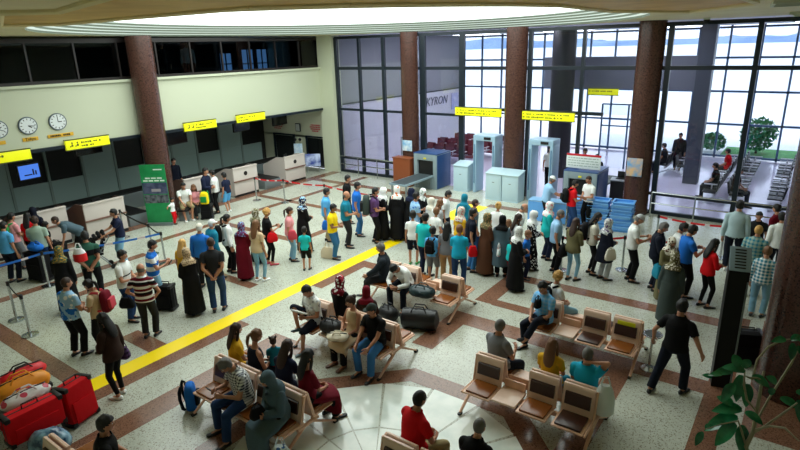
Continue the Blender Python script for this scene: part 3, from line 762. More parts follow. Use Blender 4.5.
def build_people():
    tmp = []
    for q in JOBS:
        for key in ('b', 'g'):
            if q[key] is None: continue
            me = q[key].mesh('raw', [], smooth=False)
            o = bpy.data.objects.new('raw', me); C.objects.link(o)
            m = o.modifiers.new('r', 'REMESH'); m.mode = 'VOXEL'; m.voxel_size = q['vox']; m.use_smooth_shade = True
            m2 = o.modifiers.new('s', 'SMOOTH'); m2.factor = 0.5; m2.iterations = 3
            q['o'+key] = o; tmp.append(o)
    bpy.context.view_layer.update()
    dg = bpy.context.evaluated_depsgraph_get()
    for q in JOBS:
        for key in ('b', 'g'):
            if q[key] is not None: q['m'+key] = bpy.data.meshes.new_from_object(q['o'+key].evaluated_get(dg))
    for o in tmp:
        me = o.data; bpy.data.objects.remove(o); bpy.data.meshes.remove(me)
    for q in JOBS:
        me = q['mb']; n = len(me.vertices); s = q['s']; root = q['root']
        V = np.empty(n*3); me.vertices.foreach_get('co', V); V = V.reshape(-1, 3)
        Nn = np.empty(n*3); me.vertices.foreach_get('normal', Nn); Nn = Nn.reshape(-1, 3)
        F = [tuple(p.vertices) for p in me.polygons]
        best = np.full(n, 1e9); bi = np.zeros(n, int); bt = np.zeros(n)
        for i, (nm, p0, p1, r0, r1) in enumerate(q['bones']):
            d = p1-p0; L2 = d@d; t = np.clip((V-p0)@d/L2, 0, 1)
            dist = np.linalg.norm(V-p0-t[:, None]*d, axis=1)-(r0+(r1-r0)*t)
            w = dist < best; best[w] = dist[w]; bi[w] = i; bt[w] = t[w]
        nm = np.array([x[0] for x in q['bones']])[bi]
        isT = nm == 't'; isU = np.char.startswith(nm, 'u'); isF = np.char.startswith(nm, 'f'); isL = np.char.startswith(nm, 'l'); isS = np.char.startswith(nm, 's')
        u = (V-q['pel'])@q['d1']; uw = (V-q['wst'])@q['d2']+0.2; u = np.where(u > 0.2, uw, u)
        # body mesh: trunk and limbs, then head and hands grown on
        b = MB(); b.v = [tuple(p*s) for p in V]; b.f = list(F); b.m = [0]*len(F)
        H = q['HM']*q['hs']
        b.add([(q['hc']+H@np.array(p))*s for p in HEAD.v], HEAD.f, HEAD.m)
        for k in (-1, 1):
            fd = q['WR'][k]-q['EL'][k]; fd /= np.linalg.norm(fd)
            z = -fd; x = np.array([k*1.0, 0, 0.001]); x = x-z*(x@z)
            if np.linalg.norm(x) < 0.2: x = np.array([0, -1.0, 0.3]); x = x-z*(x@z)
            x /= np.linalg.norm(x); y = np.cross(z, x)
            ar = q['arms'][0 if k < 0 else 1]
            hm = HANDS['relax' if ar in ('down', 'lap', 'knee', 'wide', 'along', 'hang') else 'grip']
            if k > 0: R = np.array([x, y, z]).T; vs = [q['WR'][k]+R@np.array(p) for p in hm.v]; fs = hm.f
            else: R = np.array([x, -y, z]).T; vs = [q['WR'][k]+R@np.array(p) for p in hm.v]; fs = [tuple(reversed(f)) for f in hm.f]
            # thumb side must point forward or up
            b.add([p*s for p in vs], fs)
        b.obj('body', [skin(q['sk']), eye_white, eye_dark, lip_m], root)
        bpy.data.meshes.remove(me)
        # hair or scarf
        st, hc_ = q['hair'][0], q['hair'][1]
        if st != 'none':
            hb = hair_mb(st); o = MB(); o.v = [tuple((q['hc']+H@np.array(p))*s) for p in hb.v]; o.f = hb.f; o.m = hb.m
            if st in ('scarf', 'cap'): m = cloth(q['hair'][1])
            else: m = mat('hair_'+hc_, PCOL[hc_], 0.6, bump=0.4, bscale=70)
            o.obj('headscarf' if st == 'scarf' else ('cap' if st == 'cap' else 'hair'), m, root)
            if st == 'cap':
                hb = hair_mb('crop'); o = MB(); keep = [f for f in hb.f if max(hb.v[i][2] for i in f) < 0.06]
                o.v = [tuple((q['hc']+H@np.array(p))*s) for p in hb.v]; o.f = keep; o.m = [0]*len(keep)
                o.obj('hair', mat('hair_'+(q['hair'][2] if len(q['hair']) > 2 else 'hairblack'), PCOL[q['hair'][2] if len(q['hair']) > 2 else 'hairblack'], 0.6, bump=0.4, bscale=70), root)
        # lower clothes
        bt_, bc = q['bottom'][0], q['bottom'][1]
        if bt_ != 'none':
            end = {'trousers': 0.93, 'shorts': 0.02, 'leggings': 0.9, 'capri': 0.6}[bt_]
            vm = (isT & (u < 0.075)) | isL | (isS & (bt < end))
            base_o = {'trousers': 0.024, 'shorts': 0.03, 'leggings': 0.006, 'capri': 0.012}[bt_]
            off = np.where(isS, base_o*0.9+(0.012*bt if bt_ == 'trousers' else 0), base_o)*np.where(isT, 0.7, 1.0)
            vs, fs = shell(V, F, Nn, vm, off, s)
            if fs: MB().add(vs, fs).obj('shorts' if bt_ == 'shorts' else 'trousers', cloth(bc), root)
        # upper clothes
        tt, tc_ = q['top'][0], q['top'][1]
        if tt in ('dress', 'abaya', 'coat'):
            gm = q['mg']; n2 = len(gm.vertices); G = np.empty(n2*3); gm.vertices.foreach_get('co', G); G = G.reshape(-1, 3)*s
            GF = [tuple(p.vertices) for p in gm.polygons]
            MB().add(G, GF).obj({'dress': 'dress', 'abaya': 'abaya', 'coat': 'coat'}[tt], cloth(tc_), root)
            bpy.data.meshes.remove(gm)
        else:
            hemu = {'tee': -0.055, 'long': -0.06, 'jacket': -0.10, 'tank': -0.04, 'crop': 0.0, 'tunic': -0.2, 'vest': -.06}[tt]
            sl = {'tee': 0.62, 'long': 2, 'jacket': 2, 'tank': -1, 'crop': 0.4, 'tunic': 2, 'vest': -1}[tt]
            vm = (isT & (u > hemu)) | ((isL) & (u > hemu) & (bt < 0.30)) | (isU & (bt < sl)) | (isF & (bt < (0.9 if sl > 1 else -1)))
            if tt == 'tunic': vm |= isL & (bt < 0.4)
            vm &= ~((nm == 'n'))
            base_o = 0.042 if tt == 'jacket' else (0.034 if tt == 'tunic' else 0.030)
            off = np.where(isT | isL, base_o, base_o*0.75)
            vs, fs = shell(V, F, Nn, vm, off, s)
            MB().add(vs, fs).obj({'jacket': 'jacket', 'tank': 'vest', 'vest': 'vest', 'tunic': 'tunic'}.get(tt, 'shirt'), cloth(tc_), root)
            if tt == 'jacket' and len(q['top']) > 2:
                vm2 = isT & (u > 0.2) & (u < 0.5) & (np.abs(V[:, 0]) < 0.045)
                vs, fs = shell(V, F, Nn, vm2 & ((Nn@np.array([0, 1.0, 0])) > 0.2), 0.049, s)
                if fs: MB().add(vs, fs).obj('shirt', cloth(q['top'][2]), root)
        # shoes
        for k in (-1, 1):
            fd = q['AN'][k]-q['KN'][k]; sh = MB()
            lift = q['AN'][k][2]-0.075
            R = np.eye(3)
            if lift > 0.1:   # raised foot: the sole follows the shin
                fd /= np.linalg.norm(fd); yx = np.array([0, 0, 1.0])*0.3+np.array([k*-0.2, .8, 0]); yx = yx-fd*(yx@fd); yx /= np.linalg.norm(yx)
                R = np.array([np.cross(yx, -fd), yx, -fd]).T
            an = q['AN'][k]
            c0 = an+R@np.array([0, 0, -0.078])
            ang = -k*0.14; rot = np.array([[math.cos(ang), -math.sin(ang), 0], [math.sin(ang), math.cos(ang), 0], [0, 0, 1]])
            sh.add([(c0+R@(rot@np.array(p)))*s*np.array([1, 1, 1]) for p in SHOE.v], SHOE.f)
            sh.obj('shoe', mat('shoe_'+q['shoes'], PCOL[q['shoes']], 0.45), root)

# ================================================================ BAGS
def put(o, J, p, rz=0.0):
    o.location = loc2w(J, p); o.rotation_euler = (0, 0, J['rz']+rz); J['held'].append(o)
def backpack(J, label, col='black', col2=None, size=1.0, side=0):
    e = empty('backpack', (0, 0, 0), 0, label, 'backpack', 'backpacks')
    m = cloth(col); m2 = cloth(col2 or col)
    w, d, h = .30*size, .17*size, .44*size
    b = MB(); rings = []
    for z, k in ((-.5, .82), (-.46, .95), (-.2, 1.0), (.2, .97), (.38, .86), (.47, .62), (.5, .35)):
        rings.append([(w/2*k*math.copysign(abs(math.cos(a))**.6, math.cos(a)), -d/2+d/2*k*math.copysign(abs(math.sin(a))**.6, math.sin(a)), z*h) for a in [2*PI*i/20 for i in range(20)]])
    b.loft(rings).obj('bag_body', m, e)
    b = MB().box((0, -d-.02*size, -.1*h), (w*.72, .07*size, h*.5), 0, .03*size); b.obj('pocket', m2, e)
    kd = 1.0 if J is not None else .3
    for s in (-1, 1):
        MB().path([(s*.09*size, -.01, h*.45), (s*.10*size, .10*kd, h*.5), (s*.105*size, .19*kd, h*.34), (s*.11*size, .205*kd, h*.0), (s*.13*size, .10*kd, -h*.36), (s*.11*size, 0, -h*.42)], .014, 6, flat=2.0).obj('strap', m2, e)
    MB().path([(-.03, -.03, h*.48), (-.025, -.03, h*.57), (.025, -.03, h*.57), (.03, -.03, h*.48)], .009, 6).obj('handle', m2, e)
    if J is not None:
        c = J['chest']+np.array([0, 0, -.02])-J['n']*(.135)
        put(e, J, c); e.rotation_euler = (-math.atan2(J['d'][1], J['d'][2]), 0, J['rz'])
    return e
def handbag(J, k, label, col, w=.30, d=.12, h=.24, drop=.34, name='handbag', p=None, pat=None):
    w, h = w*.85, h*.85
    e = empty(name, (0, 0, 0), 0, label, 'bag', 'hand bags'); m = cloth(col)
    b = MB(); rings = []
    for z, q in ((0, .8), (.03, 1), (.4*h, 1.0), (.8*h, .82), (h, .6)):
        rings.append([(d/2*q*math.copysign(abs(math.cos(a))**.5, math.cos(a)), w/2*q*math.copysign(abs(math.sin(a))**.5, math.sin(a)), z) for a in [2*PI*i/20 for i in range(20)]])
    b.loft(rings).obj('bag_body', m, e)
    for s in (-1, 1): MB().path([(s*d*.3, -w*.28, h*.95), (s*d*.2, -w*.2, drop), (0, 0, drop+.05), (s*d*.2, w*.2, drop), (s*d*.3, w*.28, h*.95)], .008, 6).obj('handle', m, e)
    if J is not None:
        q = J['WR'][k]+np.array([k*.01, .0, -.09]) if p is None else np.array(p)
        put(e, J, q-np.array([0, 0, drop+.04]))
    return e
def phone(J, label):
    e = MB().box((0, 0, 0), (.075, .012, .15), 0, .004).obj('phone', black_m, None, label=label, category='phone', group='phones')
    q = (J['WR'][1]+J['WR'][-1])/2 if abs(J['WR'][1][0]-J['WR'][-1][0]) < .16 else J['WR'][1]
    e.location = loc2w(J, q+np.array([0, .09, .03])); e.rotation_euler = (-.7, 0, J['rz']); J['held'].append(e)
    return e
# ================================================================ FURNITURE
bench_m = mat('peach cream bench metal', (0.90, 0.72, 0.60), 0.35)
bench_pale = mat('pale bench panel', (0.94, 0.81, 0.73), 0.3)
pad_m = mat('tan brown leather', (0.53, 0.30, 0.12), 0.25, bump=0.06, bscale=12)
pad_d = mat('dark brown leather', (0.24, 0.13, 0.09), 0.3, bump=0.06, bscale=12)
def seat_unit(parent, x, sgn, dark=False, back_only=False):
    "one seat of a bench, sgn -1 faces -Y"
    R = lambda p: (p[0], p[1]*-sgn*-1, p[2])
    def Y(v): return v*sgn
    b = MB(); w = .48
    # pan: thin bent shell under the cushion
    b.box((x, Y(.34), .415), (w, .46, .03), 0, .012)
    o = b.obj('seat', bench_m, parent)
    MB().box((x, Y(.35), .447), (w-.08, .38, .04), 0, .018).obj('seat_pad', pad_m if not dark else pad_d, o)
    b = MB()
    lo = [(x-w/2, Y(.13), .43), (x+w/2, Y(.13), .43)]; 
    sl = lambda z: .13-.085*(z-.43)/.42
    rings = []
    for z, t in ((.40, .03), (.5, .03), (.62, .03), (.75, .03), (.82, .05), (.855, .055), (.87, .03)):
        rings.append([(x+sx*w/2, Y(sl(z)+dy*t/2), z) for sx, dy in ((-1, -1), (1, -1), (1, 1), (-1, 1))])
    b.loft(rings)
    o = b.obj('backrest', bench_pale, parent)
    b = MB(); rings = []
    for z, t in ((.555, .01), (.565, .035), (.745, .035), (.755, .01)):
        rings.append([(x+sx*(w/2-.045), Y(sl(z)+.012+dy*t), z) for sx, dy in ((-1, 0), (1, 0), (1, 1), (-1, 1))])
    b.loft(rings).obj('back_pad', pad_d, o)
def table_unit(parent, x, sgn):
    o = MB().box((x, .30*sgn, .435), (.40, .46, .04), 0, .014).obj('table_top', bench_pale, parent)
    MB().box((x, .30*sgn, .40), (.30, .30, .05), 0, .01).obj('table_bracket', bench_m, o)
    MB().box((x, .07*sgn, .52), (.36, .03, .16), 0, .01).obj('table_upstand', bench_m, parent)
def bench(x0, y, layout, label, ends=None, dark=()):
    "double bench, back to back, along X; layout: x of each seat / table"
    e = empty('waiting_bench', ((min(l[1] for l in layout)+max(l[1] for l in layout))/2, y, 0), 0, label, 'bench', 'back to back waiting benches')
    cx = e.location.x
    xs = [l[1]-cx for l in layout]
    for sgn in (-1, 1):
        for i, (k, xx) in enumerate(layout):
            if k == 's': seat_unit(e, xx-cx, sgn, dark=(i in dark))
            else: table_unit(e, xx-cx, sgn)
        MB().box(((min(xs)+max(xs))/2, .2*sgn, .36), (max(xs)-min(xs)+.4, .06, .07), 0, .012).obj('beam', bench_m, e)
    for xx in ((min(xs)-.26, max(xs)+.26) if ends is None else [q-cx for q in ends]):
        b = MB()
        for sgn in (-1, 1):
            b.path([(xx, .03*sgn, .85), (xx, .13*sgn, .42), (xx, .20*sgn, .35)], .03, 6, flat=.7)
            b.path([(xx, .06*sgn, .36), (xx, .60*sgn, .035)], [.034, .024], 6, flat=.7)
            b.path([(xx, .08*sgn, .40), (xx, .55*sgn, .40)], .02, 6)
        b.path([(xx, -.22, .35), (xx, .22, .35)], .032, 6)
        o = b.obj('leg_frame', bench_m, e)
        for sgn in (-1, 1): MB().box((xx, .60*sgn, .02), (.055, .09, .04), 0, .012).obj('foot_cap', black_m, o)
    return e
LC = [('s', -3.68), ('t', -3.22), ('s', -2.75), ('s', -2.19)]
bench(0, 10.1, LC, 'bench with empty brown seats and a yellow sticker on one backrest', dark=(2,))
bench(0, 7.5, LC, 'bench nearest the grey haired man in the grey shirt, facing rows of empty tan seats', dark=(3,))
bench(0, 4.95, [('s', -3.72), ('s', -3.18), ('s', -2.64), ('t', -2.1)], 'bench at the photo edge beneath the person in the red polo shirt')
bench(0, 10.1, [('s', -7.68), ('s', -7.12), ('t', -6.56), ('s', -5.99)], 'bench with the man in the dark suit and one empty tan seat')
bench(0, 7.55, [('s', -7.58), ('t', -7.03), ('s', -6.48), ('s', -5.93)], 'bench under the man in white shirt with the book and the man in black shirt')
bench(0, 5.0, [('s', -7.36), ('s', -6.82), ('s', -6.28), ('s', -5.78)], 'bench holding the man in the checked shirt and the woman in the grey headscarf')
bench(0, 2.35, [('s', -7.55), ('s', -7.0), ('t', -6.45), ('s', -5.9)], 'bench cut off by the photo edge below the red luggage')
MB().box((-2.19, 10.012, .79), (.32, .012, .08), 0, .002).obj('sticker', mat('yellow sticker', (.9, .88, .12), .5), None, label='yellow sticker on the backrest of an empty brown seat', category='sticker')

# ash stand
def ash_stand(x, y, label, h=.72):
    e = empty('bin_stand', (x, y, 0), 0, label, 'waste bin')
    MB().cyl((0, 0, 0), .15, .02, 24).cyl((0, 0, .02), .13, .02, 24, r2=.03).obj('base', chrome, e)
    MB().cyl((0, 0, .03), .022, h-.08, 12).obj('pole', chrome, e)
    b = MB().cyl((0, 0, h-.06), .05, .05, 24, r2=.17).cyl((0, 0, h-.01), .17, .02, 24); o = b.obj('bowl', chrome, e)
    MB().cyl((0, 0, h+.01), .13, .006, 24).obj('bowl_rim', mat('sand dark', (.25, .27, .28), .8), o)
ash_stand(-1.72, 10.0, 'chrome ashtray stand on a thin pole beside the empty seats')

# stanchions and belts
def stanchion(x, y, label, grp):
    e = empty('stanchion', (x, y, 0), 0, label, 'barrier post', grp)
    MB().cyl((0, 0, 0), .17, .025, 28).cyl((0, 0, .025), .15, .015, 28, r2=.04).obj('base', chrome, e)
    MB().cyl((0, 0, .03), .028, .87, 14).obj('pole', chrome, e)
    MB().cyl((0, 0, .87), .036, .10, 14).obj('belt_head', black_m, e)
def belt(p, q, col, label, sag=.05, pale=None, z=.92):
    b = MB(); p = np.array(p, float); q = np.array(q, float); N = 14; L = np.linalg.norm(q-p); n = np.array([-(q-p)[1], (q-p)[0]])/L*.002
    for k in range(N):
        rr = []
        for t in (k/N, (k+1)/N):
            c = p+(q-p)*t; zz = z-sag*4*t*(1-t)
            rr.append([(c[0]-n[0], c[1]-n[1], zz-.028), (c[0]+n[0], c[1]+n[1], zz-.028), (c[0]+n[0], c[1]+n[1], zz+.028), (c[0]-n[0], c[1]-n[1], zz+.028)])
        b.loft(rr, 1 if (k % 4 == 2 and pale) else 0, cap=(k in (0, N-1)))
    return b.obj('barrier_belt', [mat('belt '+col, PCOL[col], .6), mat('belt mark', (.85, .8, .8), .6)], None, label=label, category='barrier belt', group='barrier belts')
RS = 'red belt barrier posts'; BS = 'blue belt barrier posts'
RP = [(-17.8, 14.45), (-16.5, 14.78), (-14.45, 14.95), (-11.35, 14.75)]
for p, l in zip(RP, ('silver barrier post beside the check-in counters, at the start of the red belt', 'silver barrier post of the red belt standing on open floor', 'silver barrier post of the red belt behind the man in light blue shirt', 'silver barrier post of the red belt behind the woman with orange scarf')): stanchion(*p, l, RS)
for i, (a, c) in enumerate(zip(RP, RP[1:])): belt(a, c, 'red', ('short red belt with white marks nearest the check-in counters', 'long red belt with white marks above the open floor', 'red belt with white marks running behind the queue to the luggage scanner')[i], pale=True)
BP = [(-14.5, 8.25), (-15.55, 8.5), (-15.7, 5.6), (-14.2, 4.25), (-13.12, 4.1), (-17.9, 8.9)]
for p, l in zip(BP, ('silver barrier post behind the young man in blue and white stripes', 'silver barrier post where the dark cord turns, by the woman in navy at the counter', 'silver barrier post hidden among the check-in passengers', 'silver barrier post on the brown floor band, further of two', 'silver barrier post on the brown floor band with a black base, nearer of two', 'silver barrier post at the check-in counter end of the dark cord')): stanchion(*p, l, BS)
belt(BP[0], BP[2], 'blue', 'blue belt with white marks in front of the check-in passengers', pale=True)
belt(BP[2], (-15.95, 3.4), 'blue', 'blue belt with white marks cut by the photo edge', pale=True)
belt(BP[0], BP[1], 'black', 'dark belt between two posts by the green banner')
belt(BP[1], BP[5], 'black', 'dark belt reaching back to the counter')
belt(BP[4], BP[3], 'black', 'dark belt on the pair of posts over the brown floor band', z=.90)
# second red barrier by the big windows, with a steel rail
SP = [(-3.15, 17.0), (-1.45, 16.9)]
for p, l in zip(SP, ('silver barrier post by the window wall behind the person in dark suit', 'silver barrier post by the window wall beside the man in pale shirt')): stanchion(*p, l, RS)
belt(SP[0], SP[1], 'red', 'red belt in front of the big window, behind the man in white cap', pale=True)
LP = [(-4.8, 13.75), (-3.45, 14.6)]
for p, l in zip(LP, ('silver barrier post in the queue behind the woman in navy coat', 'silver barrier post in the queue behind the man in white cap')): stanchion(*p, l, RS)
belt(LP[0], LP[1], 'red', 'red and white belt low behind the queue near the blue trays', pale=True)
belt(LP[1], (-2.3, 14.9), 'red', 'red and white belt behind the person in dark suit', pale=True)
def rail(x0, x1, y, label, n):
    e = empty('guard_rail', ((x0+x1)/2, y, 0), 0, label, 'railing', 'steel rails before the glass')
    L = x1-x0
    b = MB()
    for z in (.88, .5): b.path([(-L/2, 0, z), (L/2, 0, z)], .022, 8)
    b.obj('handrail', chrome, e)
    for k in range(n): MB().path([(-L/2+L*k/(n-1), 0, 0), (-L/2+L*k/(n-1), 0, .88)], .024, 8).obj('post', chrome, e)
rail(-18.2, -14.8, GY-.45, 'steel guard rail along the grey lilac window beside the cream pillar', 4)
rail(-4.0, .0, GY-.5, 'steel guard rail along the bright window in front of the hall seats', 4)

# ---------------------------------------------------------------- check-in counters
ctr_white = mat('pale pink grey laminate', (.80, .76, .73), .35); ctr_brown = mat('brown laminate', (.46, .33, .28), .4); steel = mat('grey steel', (.50, .54, .55), .35, metal=.5)
def counter(y, w, x, label, emblem=True, where=''):
    e = empty('check_in_counter', (x, y, 0), 0, label, 'counter', 'check-in counters')
    MB().box((-.03, 0, .64), (.06, w, 1.12), 0, .01).box((-.03, 0, 1.2), (.12, w, .06), 0, .01).obj('front_panel', ctr_white, e)
    for s in (-1, 1):
        b = MB(); b.loft([[(q[0], s*(w/2-.02)+d, q[1]) for q in ((-.06, 0.05), (-1.5, 0.05), (-1.5, .75), (-.55, 1.17), (-.06, 1.2))] for d in (-.02, .02)])
        b.obj('side_panel', ctr_white if emblem else ctr_brown, e)
    MB().box((-.75, 0, .74), (1.3, w-.06, .04), 0, .008).obj('desk_top', ctr_brown, e)
    MB().box((.03, 0, .66), (.07, w+.02, .05), 0, .01).obj('ledge', ctr_brown, e)
    MB().box((-.06, 0, .05), (.12, w-.02, .1)).obj('plinth', black_m, e)
    if emblem:
        b = MB(); b.cyl((0, 0, 0), .09, .012, 20); R = np.array([[0, 0, 1.0], [1.0, 0, 0], [0, 1.0, 0]]); b.v = [tuple(R@np.array(p)+[.002, 0, .93]) for p in b.v]
        b.obj('emblem', dark_brown, e)
    m = empty('monitor', (x-.75, y+.1, .765), .5, 'dark monitor standing on the counter '+where, 'monitor', 'counter monitors')
    MB().box((0, 0, .27), (.05, .42, .3), 0, .01).obj('screen_case', black_m, m)
    MB().cyl((0, 0, 0), .1, .02, 16).cyl((0, 0, .02), .025, .12, 10).obj('stand', black_m, m)
counter(8.75, 1.35, -18.55, 'pale counter with brown trim behind the woman in navy top at check-in', False, 'by the person in navy top')
counter(7.0, 1.5, -19.0, 'pale check-in counter behind the person bending over', False, 'by the person bending over')
counter(5.2, 1.5, -19.0, 'pale check-in counter partly hidden by the passengers near the photo edge', False, 'closest to the photo edge')
counter(12.6, 1.2, -18.9, 'pale check-in counter behind the man in navy shirt with children', False, 'past the round column')
counter(14.9, 1.25, -18.9, 'pale check-in counter with round emblem, nearer to the red belt', True, 'with round emblem nearer the red belt')
counter(17.75, 1.25, -18.9, 'pale check-in counter with round emblem, closest to the end wall', True, 'with round emblem by the end wall')
b = MB(); b.box((-21.6, 11.5, .3), (.9, 15.5, .6), 0, .03); b.box((-21.6, 11.5, .62), (.7, 15.5, .05), 1)
cv = b.obj('baggage_conveyor', [steel, black_m], None, label='long grey baggage conveyor running behind the check-in counters', category='conveyor')
for y, w in ((10.05, .9), (16.3, 1.0), (13.7, .7)):
    e = empty('weigh_conveyor', (-19.8, y, 0), 0, {10.05: 'black weighing conveyor between the counters behind the green banner', 16.3: 'black weighing conveyor between the two emblem counters', 13.7: 'black weighing conveyor beside the seated people'}[y], 'conveyor', 'weighing conveyors')
    MB().box((0, 0, .2), (1.9, w-.1, .4), 0, .03).obj('housing', steel, e); MB().box((0, 0, .415), (1.9, w-.25, .03)).obj('belt', black_m, e)

# ---------------------------------------------------------------- monitors hanging under the fascia
def hang_tv(y, z, x, label, lit, w=.85):
    e = empty('hanging_screen', (x, y, z), 0.12, label, 'screen', 'screens hanging over check-in')
    MB().box((0, 0, 0), (.10, w, .52), 0, .015).obj('case', black_m, e)
    MB().box((.053, 0, 0), (.006, w-.08, .45)).obj('display', emat('lit blue display', (.32, .52, .92), 1.0) if lit else mat('dark display', (.05, .055, .065), .15), e)
    if lit: MB().box((.058, .12, -.03), (.003, .05, .2)).box((.058, .2, -.06), (.003, .05, .14)).box((.058, -.05, -.1), (.003, .25, .04)).obj('display_graphic', mat('display dark blue', (.10, .14, .32), .4), e)
    MB().path([(0, 0, .25), (0, 0, 4.45-z)], .02, 6).obj('hanger', black_m, e)
hang_tv(7.55, 2.2, -20.7, 'lit blue screen hanging above check-in under the clocks', True, .72)
for y, z, x, l in ((9.45, 2.75, -20.4, 'dark screen hanging under the sign with two figures'), (12.9, 2.6, -20.4, 'dark screen hanging just past the round granite column'), (16.45, 2.62, -20.8, 'dark screen hanging over the emblem counters, nearer to the column'), (18.75, 2.62, -20.8, 'dark screen hanging over the emblem counters, nearest the end wall')): hang_tv(y, z, x, l, False, 1.0)

# ---------------------------------------------------------------- signs
sign_y = mat('lit yellow sign', (.93, .93, .05), .4, emit=.35); ink = mat('sign ink', (.38, .40, .06), .5)
def sign_board(name, loc, w, h, rz, label, figures=False, grp='yellow signs over check-in', rows=((.14, .62), (-.22, .40))):
    "yellow sign facing local -Y with rows of small dark lettering"
    e = empty(name, loc, rz, label, 'sign', grp)
    MB().box((0, 0, 0), (w, .09, h), 0, .012).obj('board', sign_y, e)
    MB().box((0, 0, h/2+.012), (w+.03, .10, .03)).box((0, 0, -h/2-.012), (w+.03, .10, .03)).obj('board_frame', mat('olive sign frame', (.35, .36, .10), .5), e)
    b = MB(); rnd = random.Random(int(w*100))
    for q, ln in rows:
        x = -w*.46+(.3*w if figures else 0.0); end = x+w*ln*(.9 if not figures else .75)
        while x < end:
            l = rnd.uniform(.03, .07); b.box((x+l/2, -.047, q*h), (l, .004, h*.15*rnd.choice((1, 1, 1.4)))); x += l+(.018 if rnd.random() < .75 else .07)
    if figures:
        for x in (-.36*w, -.24*w):
            b.ell((x, -.047, .2*h), (.03, .004, .03), 10, 6); b.box((x, -.047, -.06*h), (.06, .004, .24*h)); b.box((x-.06, -.047, -.16*h), (.05, .004, .12*h))
    b.obj('lettering', ink, e)
    return e
R90 = PI/2
for y, z, w, l, fg in ((6.35, 2.98, 1.7, 'yellow sign over check-in cut by the photo edge', False), (8.95, 3.06, 1.42, 'yellow sign over check-in with two figure symbols, below the clocks', True), (13.3, 3.1, 1.45, 'yellow sign over check-in just past the round column', True), (15.8, 3.13, 1.5, 'yellow sign over check-in nearest the cream pillar', False)):
    sign_board('hanging_sign', (WX+.12, y, z), w, .30, R90, l, fg)
for x, z, w, l in ((-10.85, 3.25, 2.05, 'long yellow sign above the first metal detector gate'), (-7.95, 3.22, 2.05, 'long yellow sign above the second metal detector gate')):
    sign_board('hanging_sign', (x, GY-.25, z), w, .30, 0, l, False, 'yellow signs over the gates', rows=((.18, .95), (-.2, .8)))
sign_board('hanging_sign', (-7.6, 25.7, 3.7), 1.3, .26, 0, 'small yellow green sign on the grey beam inside the hall', False, 'signs in the hall', rows=((.1, .8),))
# clocks
def clock(y, z, label, hh, mm, txt):
    e = empty('wall_clock', (WX+.005, y, z), R90, label, 'clock', 'wall clocks on the cream fascia')
    R = np.array([[1.0, 0, 0], [0, 0, 1.0], [0, -1.0, 0]])
    def face(mb): mb.v = [tuple(np.array([p[0], -p[2], p[1]])) for p in mb.v]; return mb
    face(MB().cyl((0, 0, 0), .265, .05, 40)).obj('rim', mat('grey clock rim', (.33, .38, .42), .35), e)
    face(MB().cyl((0, 0, .045), .235, .01, 40)).obj('dial', mat('white dial', (.88, .90, .90), .5), e)
    b = MB()
    for k in range(12):
        a = k*PI/6; b.box((.192*math.sin(a), -.058, .192*math.cos(a)), (.02, .004, .05), 0, 0, mtx=Matrix.Rotation(a, 3, 'Y'))
    b.obj('numerals', black_m, e)
    for a, l, w in ((hh, .115, .024), (mm, .17, .016)):
        MB().box((l/2*math.sin(a), -.064, l/2*math.cos(a)), (w, .005, l), 0, 0, mtx=Matrix.Rotation(a, 3, 'Y')).obj('hand', black_m, e)
    return e
clock(6.52, 3.8, 'round white wall clock cut by the photo edge', 1, 2, '')
clock(7.33, 3.81, 'round white wall clock showing about half past four, the middle clock', math.radians(128), math.radians(100), 'Tokyo')
clock(8.2, 3.83, 'round white wall clock showing three o clock, above the two word label', math.radians(90), math.radians(0), '')
plate = mat('orange yellow plate', (.88, .68, .16), .5)
for y, w, l, t in ((6.5, .3, 'orange name plate under the clock at the photo edge', ''), (7.33, .44, 'orange name plate under the middle clock', 'Tokyo'), (8.22, .78, 'wide orange name plate with two words under the three o clock', '')):
    e = empty('name_plate', (WX+.005, y, 3.40), R90, l, 'sign', 'name plates under the clocks')
    MB().box((0, -.012, 0), (w, .02, .11), 0, .004).obj('plate', plate, e)
    if t:
        tm = text_mesh(t, .115, .002, bold=True); tm.materials.append(dark_brown); o = bpy.data.objects.new('lettering', tm); C.objects.link(o); o.parent = e; o.rotation_euler = (PI/2, 0, 0); o.location = (0, -.026, 0)
    elif w > .5:
        b = MB(); x = -w*.42
        for l_ in (.05, .07, .05, .06, .05, .04, 0, .06, .05, .05, .06):
            if l_: b.box((x+l_/2, -.024, 0), (l_-.012, .004, .055))
            x += l_ if l_ else .07
        b.obj('lettering', dark_brown, e)
# end wall notices
e = empty('wall_clock', (-21.35, GY-.04, 2.0), 0, 'small square grey clock on the end wall between the two dark doors', 'clock')
MB().box((0, 0, 0), (.34, .05, .42), 0, .01).obj('rim', frame_blue, e); MB().box((0, -.03, 0), (.26, .01, .34)).obj('dial', mat('pale dial', (.75, .78, .76), .5), e)
for x, w, l in ((-20.15, .75, 'red lettering notice above the dark door nearest the pillar'), (-22.9, .9, 'red lettering notice above the dark door further from the pillar')):
    b = MB()
    for k, ww in enumerate((.75, .95, .8, .55)):
        q = -w*ww/2
        rnd = random.Random(k+int(x*10))
        while q < w*ww/2-.04:
            l_ = rnd.uniform(.05, .13); b.box((x+q+l_/2, GY-.035, 2.18-k*.1), (l_, .008, .055)); q += l_+.03
    b.obj('wall_notice', mat('red lettering', (.72, .22, .28), .5), None, label=l, category='notice', group='red notices on the end wall')

